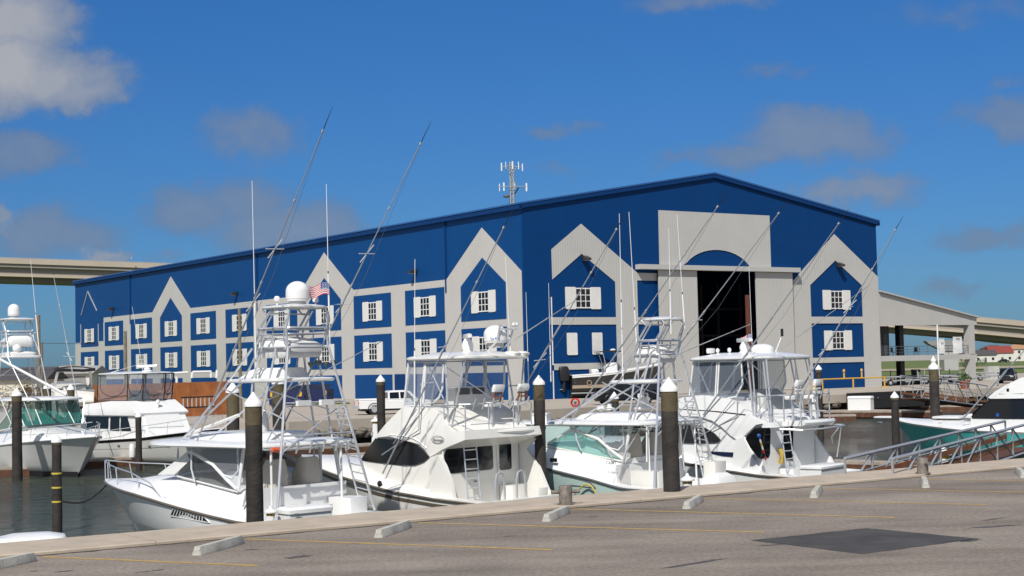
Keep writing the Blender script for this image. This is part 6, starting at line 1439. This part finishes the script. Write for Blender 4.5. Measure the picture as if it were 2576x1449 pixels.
MB().tube([P(862,1090),P(862,480)],.14,5).build('cable_run',BLACK,ct);MB().tube([P(940,1060),P(935,900),P(1020,770)],.16,5).build('cable_run',BLACK,ct)
for (x,y0,y1,wd) in ((705,320,465,20),(782,300,425,12),(907,290,430,20),(1015,300,435,14),(1087,335,468,16),(668,700,835,14),(748,680,830,26),(928,670,808,26),(952,650,800,26),(1160,690,838,26)):
    a,b=P(x,y0,-3 if x%2 else 2),P(x,y1,-3 if x%2 else 2);ww=wd*.2071*.6653*Yt/FOC
    MB().box(a.x-ww/2,a.x+ww/2,a.y-.2,a.y+.2,b.z,a.z).build('antenna_panel',PAINTW,ct)
m=MB()
for (a,b) in (((700,400),(870,375)),((870,375),(1090,400)),((790,410),(860,480)),((985,400),(910,510)),((668,755),(1160,750))): m.tube([P(*a,-1),P(*b,-1)],.10,4)
m.build('antenna_mounts',ALUD,ct)
q=P(800,930,-3);MB().lathe([(.05,-.35),(.7,-.15),(.75,.1),(.7,.2),(0,.3)],tuple(q),12).build('dish',DGREY,ct)
# small bits on the roof edge
# ---------------------------------------------------------------- houses
def house(u,v,Y,w,d,h,rh,wall,roof,label,rz=0,hip=False,base=0):
    x,_,z=atY(u,v,Y);t=thing('house',label,'house',(x,Y,base),rz)
    MB().box(-w/2,w/2,-d/2,d/2,0,h).build('wall',wall,t,True)
    e=.5;top=h+rh
    if hip: MB().add([(-w/2-e,-d/2-e,h),(w/2+e,-d/2-e,h),(w/2+e,d/2+e,h),(-w/2-e,d/2+e,h),(-w*.2,0,top),(w*.2,0,top)],[(0,1,5,4),(2,3,4,5),(1,2,5),(3,0,4),(3,2,1,0)]).build('roof',roof,t,True)
    else: MB().prism([(-w/2-e,-d/2-e,h),(-w/2-e,d/2+e,h),(-w/2-e,0,top)],(w+2*e,0,0)).build('roof',roof,t,True)
    nf=max(2,int(w/3.2))
    for f in range(max(1,int(h/2.8))):
        for k in range(nf):
            xx=-w/2+w*(k+.5)/nf
            if f==0 and k==nf//2: MB().box(xx-.5,xx+.5,-d/2-.06,-d/2-.01,0,2.1).build('door',DGREY,t,True)
            else:
                o=MB().box(xx-.55,xx+.55,-d/2-.05,-d/2-.01,f*2.8+.9,f*2.8+2.1).build('window',BLACKG,t,True);MB().box(xx-.65,xx+.65,-d/2-.08,-d/2-.052,f*2.8+.78,f*2.8+.9).build('sill',PAINTW,o,True)
    return t
WW=mat('wall_white',(.66,.64,.60),.8);WYEL=mat('wall_yellow',(.55,.42,.20),.8);WT=mat('wall_tan',(.36,.30,.24),.85);WSAGE=mat('wall_cream',(.58,.55,.44),.8)
RFR=mat('roof_red',(.24,.045,.035),.8,noise=.2);RFD=mat('roof_dark',(.07,.065,.07),.85,noise=.2);RFT=mat('roof_tan',(.38,.22,.12),.85,noise=.2)
house(2500,905,760,11,9,6.2,1.8,WYEL,RFD,'yellow two storey house with dark roof behind the red roofed one, far right',hip=True)
house(2512,910,720,11,8,4.0,3.4,WW,RFR,'white far house with a red gable roof beside the right bridge pier',.15)
house(2566,905,735,14,9,5.6,2.4,WW,RFT,'white two storey house with tan tiled roof at the right picture edge',hip=True)
house(2440,912,740,14,7,2.8,1.8,WT,RFD,'low grey roofed house just right of the bridge pier')
house(2474,912,700,10,7,3.2,2.4,WW,RFD,'small white house with grey roof left of the red roofed house')
house(10,960,185,12,8,3.0,1.5,WSAGE,RFD,'low cream house with dark roof at the left picture edge behind the tower boat')
house(65,962,215,13,8,2.6,1.6,WT,RFD,'low tan house with dark roof behind the utility pole at left')
house(150,955,200,10,8,3.6,1.0,WW,mat('roof_grey',(.34,.33,.32),.8),'white house with pale grey roof behind the stored cruiser')
house(196,950,420,8,8,4.6,1.6,WT,RFT,'far house with rust tiled roof just left of the blue shed')
house(1335,948,1,1,1,1,1,WW,RFD,'x') if False else None
# ---------------------------------------------------------------- trees
def palm(u,vtop,Y,label,seed):
    random.seed(seed);x=ray(u,vtop)[0]*Y;zt=atY(u,vtop,Y)[2];t=thing('palm_tree',label,'palm tree',(x,Y,0),0,'palms behind the left houses');h=zt-1.0
    MB().tube([(0,0,0),(.1,0,h*.5),(.0,0,h)],.22,7,.14).build('trunk',mat('palm_trunk',(.16,.12,.09),.9,noise=.3),t)
    m=MB()
    for i in range(26):
        a=random.uniform(0,6.28);up=random.uniform(-.7,1.0);L=random.uniform(1.3,2.0);pts=[]
        for k in range(6):
            s=k/5;pts.append((L*s*math.cos(a),L*s*math.sin(a),h+up*s*L*.7-1.3*s*s*L*.5))
        for k in range(5):
            p,q=Vector(pts[k]),Vector(pts[k+1]);sd=Vector((-math.sin(a),math.cos(a),0))*(.22*(1-k/6))
            for j in range(3):
                c=p.lerp(q,j/3);m.poly([c,c+sd*1.6+Vector((0,0,-.3)),c.lerp(q,.5)]);m.poly([c,c-sd*1.6+Vector((0,0,-.3)),c.lerp(q,.5)])
    m.build('crown',mat('palm_green',(.05,.075,.025),.8,noise=.4,nscale=1),t,True)
for i,(u,vt,Y,lb) in enumerate([(22,925,230,'far palm nearest the left picture edge'),(66,912,220,'tallest far palm, left of the utility pole'),(98,935,250,'small far palm close behind the utility pole'),(128,928,240,'far palm just right of the utility pole base'),(176,910,225,'far palm with drooping fronds right of the utility pole'),(10,938,245,'low far palm half hidden by the tower boat')]): palm(u,vt,Y,lb,i)
def bush(u,v,Y,w,h,label,seed,m=LEAF,kind='tree'):
    random.seed(seed);x=ray(u,v)[0]*Y;t=thing(kind,label,kind.replace('_',' '),(x,Y,-.03))
    MB().tube([(0,0,0),(.1,0,h*.3),(0,.05,h*.6)],.12,6,.05).build('trunk',mat('bark',(.09,.07,.05),.9),t);mb=MB()
    cl=[(random.uniform(-w*.4,w*.4),random.uniform(-w*.3,w*.3),random.uniform(.3,.8)*h,random.uniform(.2,.36)*h) for _ in range(9)]
    for i in range(900):
        c=random.choice(cl);d=Vector((random.gauss(0,1),random.gauss(0,1),random.gauss(0,1))).normalized()*c[3]*random.uniform(.6,1.1)
        p=Vector((c[0]+d.x,c[1]+d.y,max(.05,c[2]+d.z)));a=random.uniform(0,6.28);s=random.uniform(.12,.25)
        mb.poly([p,p+Vector((s*math.cos(a),s*math.sin(a),random.uniform(-.1,.15))),p+Vector((s*.6*math.cos(a+1.2),s*.6*math.sin(a+1.2),random.uniform(0,.2)))])
    mb.build('crown',m,t,True)
bush(140,930,210,5,3.9,'rounded green tree in front of the far houses, left of the shed',21);bush(118,945,190,4,3.2,'smaller green tree behind the tower boat mast',22)
bush(2445,918,330,6,2.6,'dark green shrub below the far houses at right',23,kind='shrub')
DRYB=mat('dry_leaf',(.16,.11,.06),.9,noise=.4,nscale=2)
bush(60,985,150,9,2.6,'dry brown shrub behind the docked tower boat at left',24,DRYB,'shrub');bush(110,985,145,7,2.4,'dry brown shrub left of the stored cruiser',25,DRYB,'shrub');bush(20,985,150,7,2.3,'dry brown shrub at the left picture edge',26,DRYB,'shrub')
# utility poles
def pole(u,vt,Y,d,label,lamp=False):
    x=ray(u,vt)[0]*Y;zt=atY(u,vt,Y)[2];t=thing('utility_pole',label,'utility pole',(x,Y,0),0)
    MB().tube([(0,0,0),(0,0,zt)],d/2,9,d*.42).build('shaft',mat('weathered_pole',(.20,.17,.12),.9,noise=.3),t)
    if not lamp: return
    MB().tube([(-.7,0,zt-1.8),(.15,0,zt-1.6)],.05,5).build('lamp_arm',ALUD,t);MB().ell((-.75,0,zt-1.85),.14,.14,.14,8,5).build('lamp',PAINTW,t)
pole(96,793,150,.45,'weathered wooden utility pole with a lamp arm left of the shed',True);pole(104,862,170,.4,'shorter wooden utility pole close behind the first one')
pole(315,833,125,.30,'thin wooden pole before the third column of shed windows');pole(602,777,112,.26,'thin grey wooden pole behind the left outrigger of the nearest boat')
wl=thing('power_line','thin overhead wires crossing between the pole and the shed','power line',(0,0,0))
for v in (865,932): MB().tube([atY(-60,v-4,150),atY(96,v-2,150),atY(250,v+1,176)],.025,4).build('wire',BLACK,wl)
# ---------------------------------------------------------------- field path, trailers under the terrace
pa=[atY(u,v,1) for u,v in ((2215,938),(2500,934),(2576,929),(2640,925))]
def gnd(u,v,z):return onz(u,v,z)
struct('sand_path',MB().poly([gnd(2150,936,-.02),gnd(2800,918,-.02),gnd(2800,914,-.02),gnd(2150,930,-.02)]),mat('sand',(.36,.30,.20),.95,noise=.2,nscale=.2))
struct('road',MB().poly([gnd(2380,912,-.02),gnd(2900,898,-.02),gnd(2900,894,-.02),gnd(2380,908.5,-.02)]),mat('pale_road',(.40,.37,.32),.95,noise=.1,nscale=.2))
def trailer(u,v,Y,rz,label):
    x=ray(u,v)[0]*Y;t=thing('boat_trailer',label,'boat trailer',(x,Y,0),rz,'empty boat trailers')
    m=MB()
    for s in (.9,-.9): m.tube([(-3,s,.6),(2.2,s,.6),(4,0,.6)],.09,5).tube([(-2.6,s*.7,1.0),(1.2,s*.7,1.0)],.09,5).tube([(-2.6,s*.7,.6),(-2.6,s*.7,1.0)],.06,5).tube([(-2.9,s,.6),(-2.9,s,1.7)],.06,5)
    for x_ in (-2.8,-1,1): m.tube([(x_,-.9,.6),(x_,.9,.6)],.07,5)
    m.tube([(3.2,0,.6),(3.2,0,1.5)],.07,5);m.build('frame',ALUD,t)
    for s in (1.05,-1.05): wheel(t,-1.2,s,.36,.2)
for i,(u,v,Y,rz,lb) in enumerate([(2250,942,178,.3,'empty boat trailer under the terrace, nearest the shed'),(2300,942,185,.5,'empty boat trailer under the terrace, left of the ball capped pile'),(2375,940,180,.2,'empty boat trailer in front of the bridge pier'),(2425,941,190,.4,'empty boat trailer under the terrace corner post'),(2475,940,200,.25,'empty boat trailer left of the dark pickup')]): trailer(u,v,Y,rz,lb)
c=onz(*z1r(2180,1265),0);t=thing('concrete_block','stack of pale concrete blocks left of the dark pickup','concrete block',(c[0],c[1],0),.3);MB().box(-1.3,1.3,-.6,.6,0,.9).build('lower_course',CONCL,t,True);MB().box(-.9,.8,-.5,.5,.903,1.8).build('upper_course',CONCL,t,True)
p=atY(2525,908,640);t=thing('parked_car','dark car parked in front of the far white houses','car',(p[0],640,0),.1);sidebody(t,'body',CARB,[(-2.1,.3),(-2.15,.8),(-1.3,.9),(-.8,1.4),(.7,1.42),(1.3,.95),(2.1,.85),(2.15,.3)],lambda x,z:.85);
for x in (-1.3,1.3):
    for s in (.8,-.8): wheel(t,x,s,.32,.2)
tb=thing('trash_bin','black bin standing beside the dark terrace post','bin',(onz(*z1r(1345,1310),0)[0],onz(*z1r(1345,1310),0)[1],0));MB().loft([rrect(0,0,.8,.8,0,.1,2),rrect(0,0,.95,.95,1.6,.1,2)]).build('bin',BLACK,tb);MB().loft([rrect(0,0,1,1,1.61,.1,2),rrect(0,0,.9,.9,1.75,.1,2)]).build('lid',DGREY,tb)
print('objects',len(bpy.data.objects))
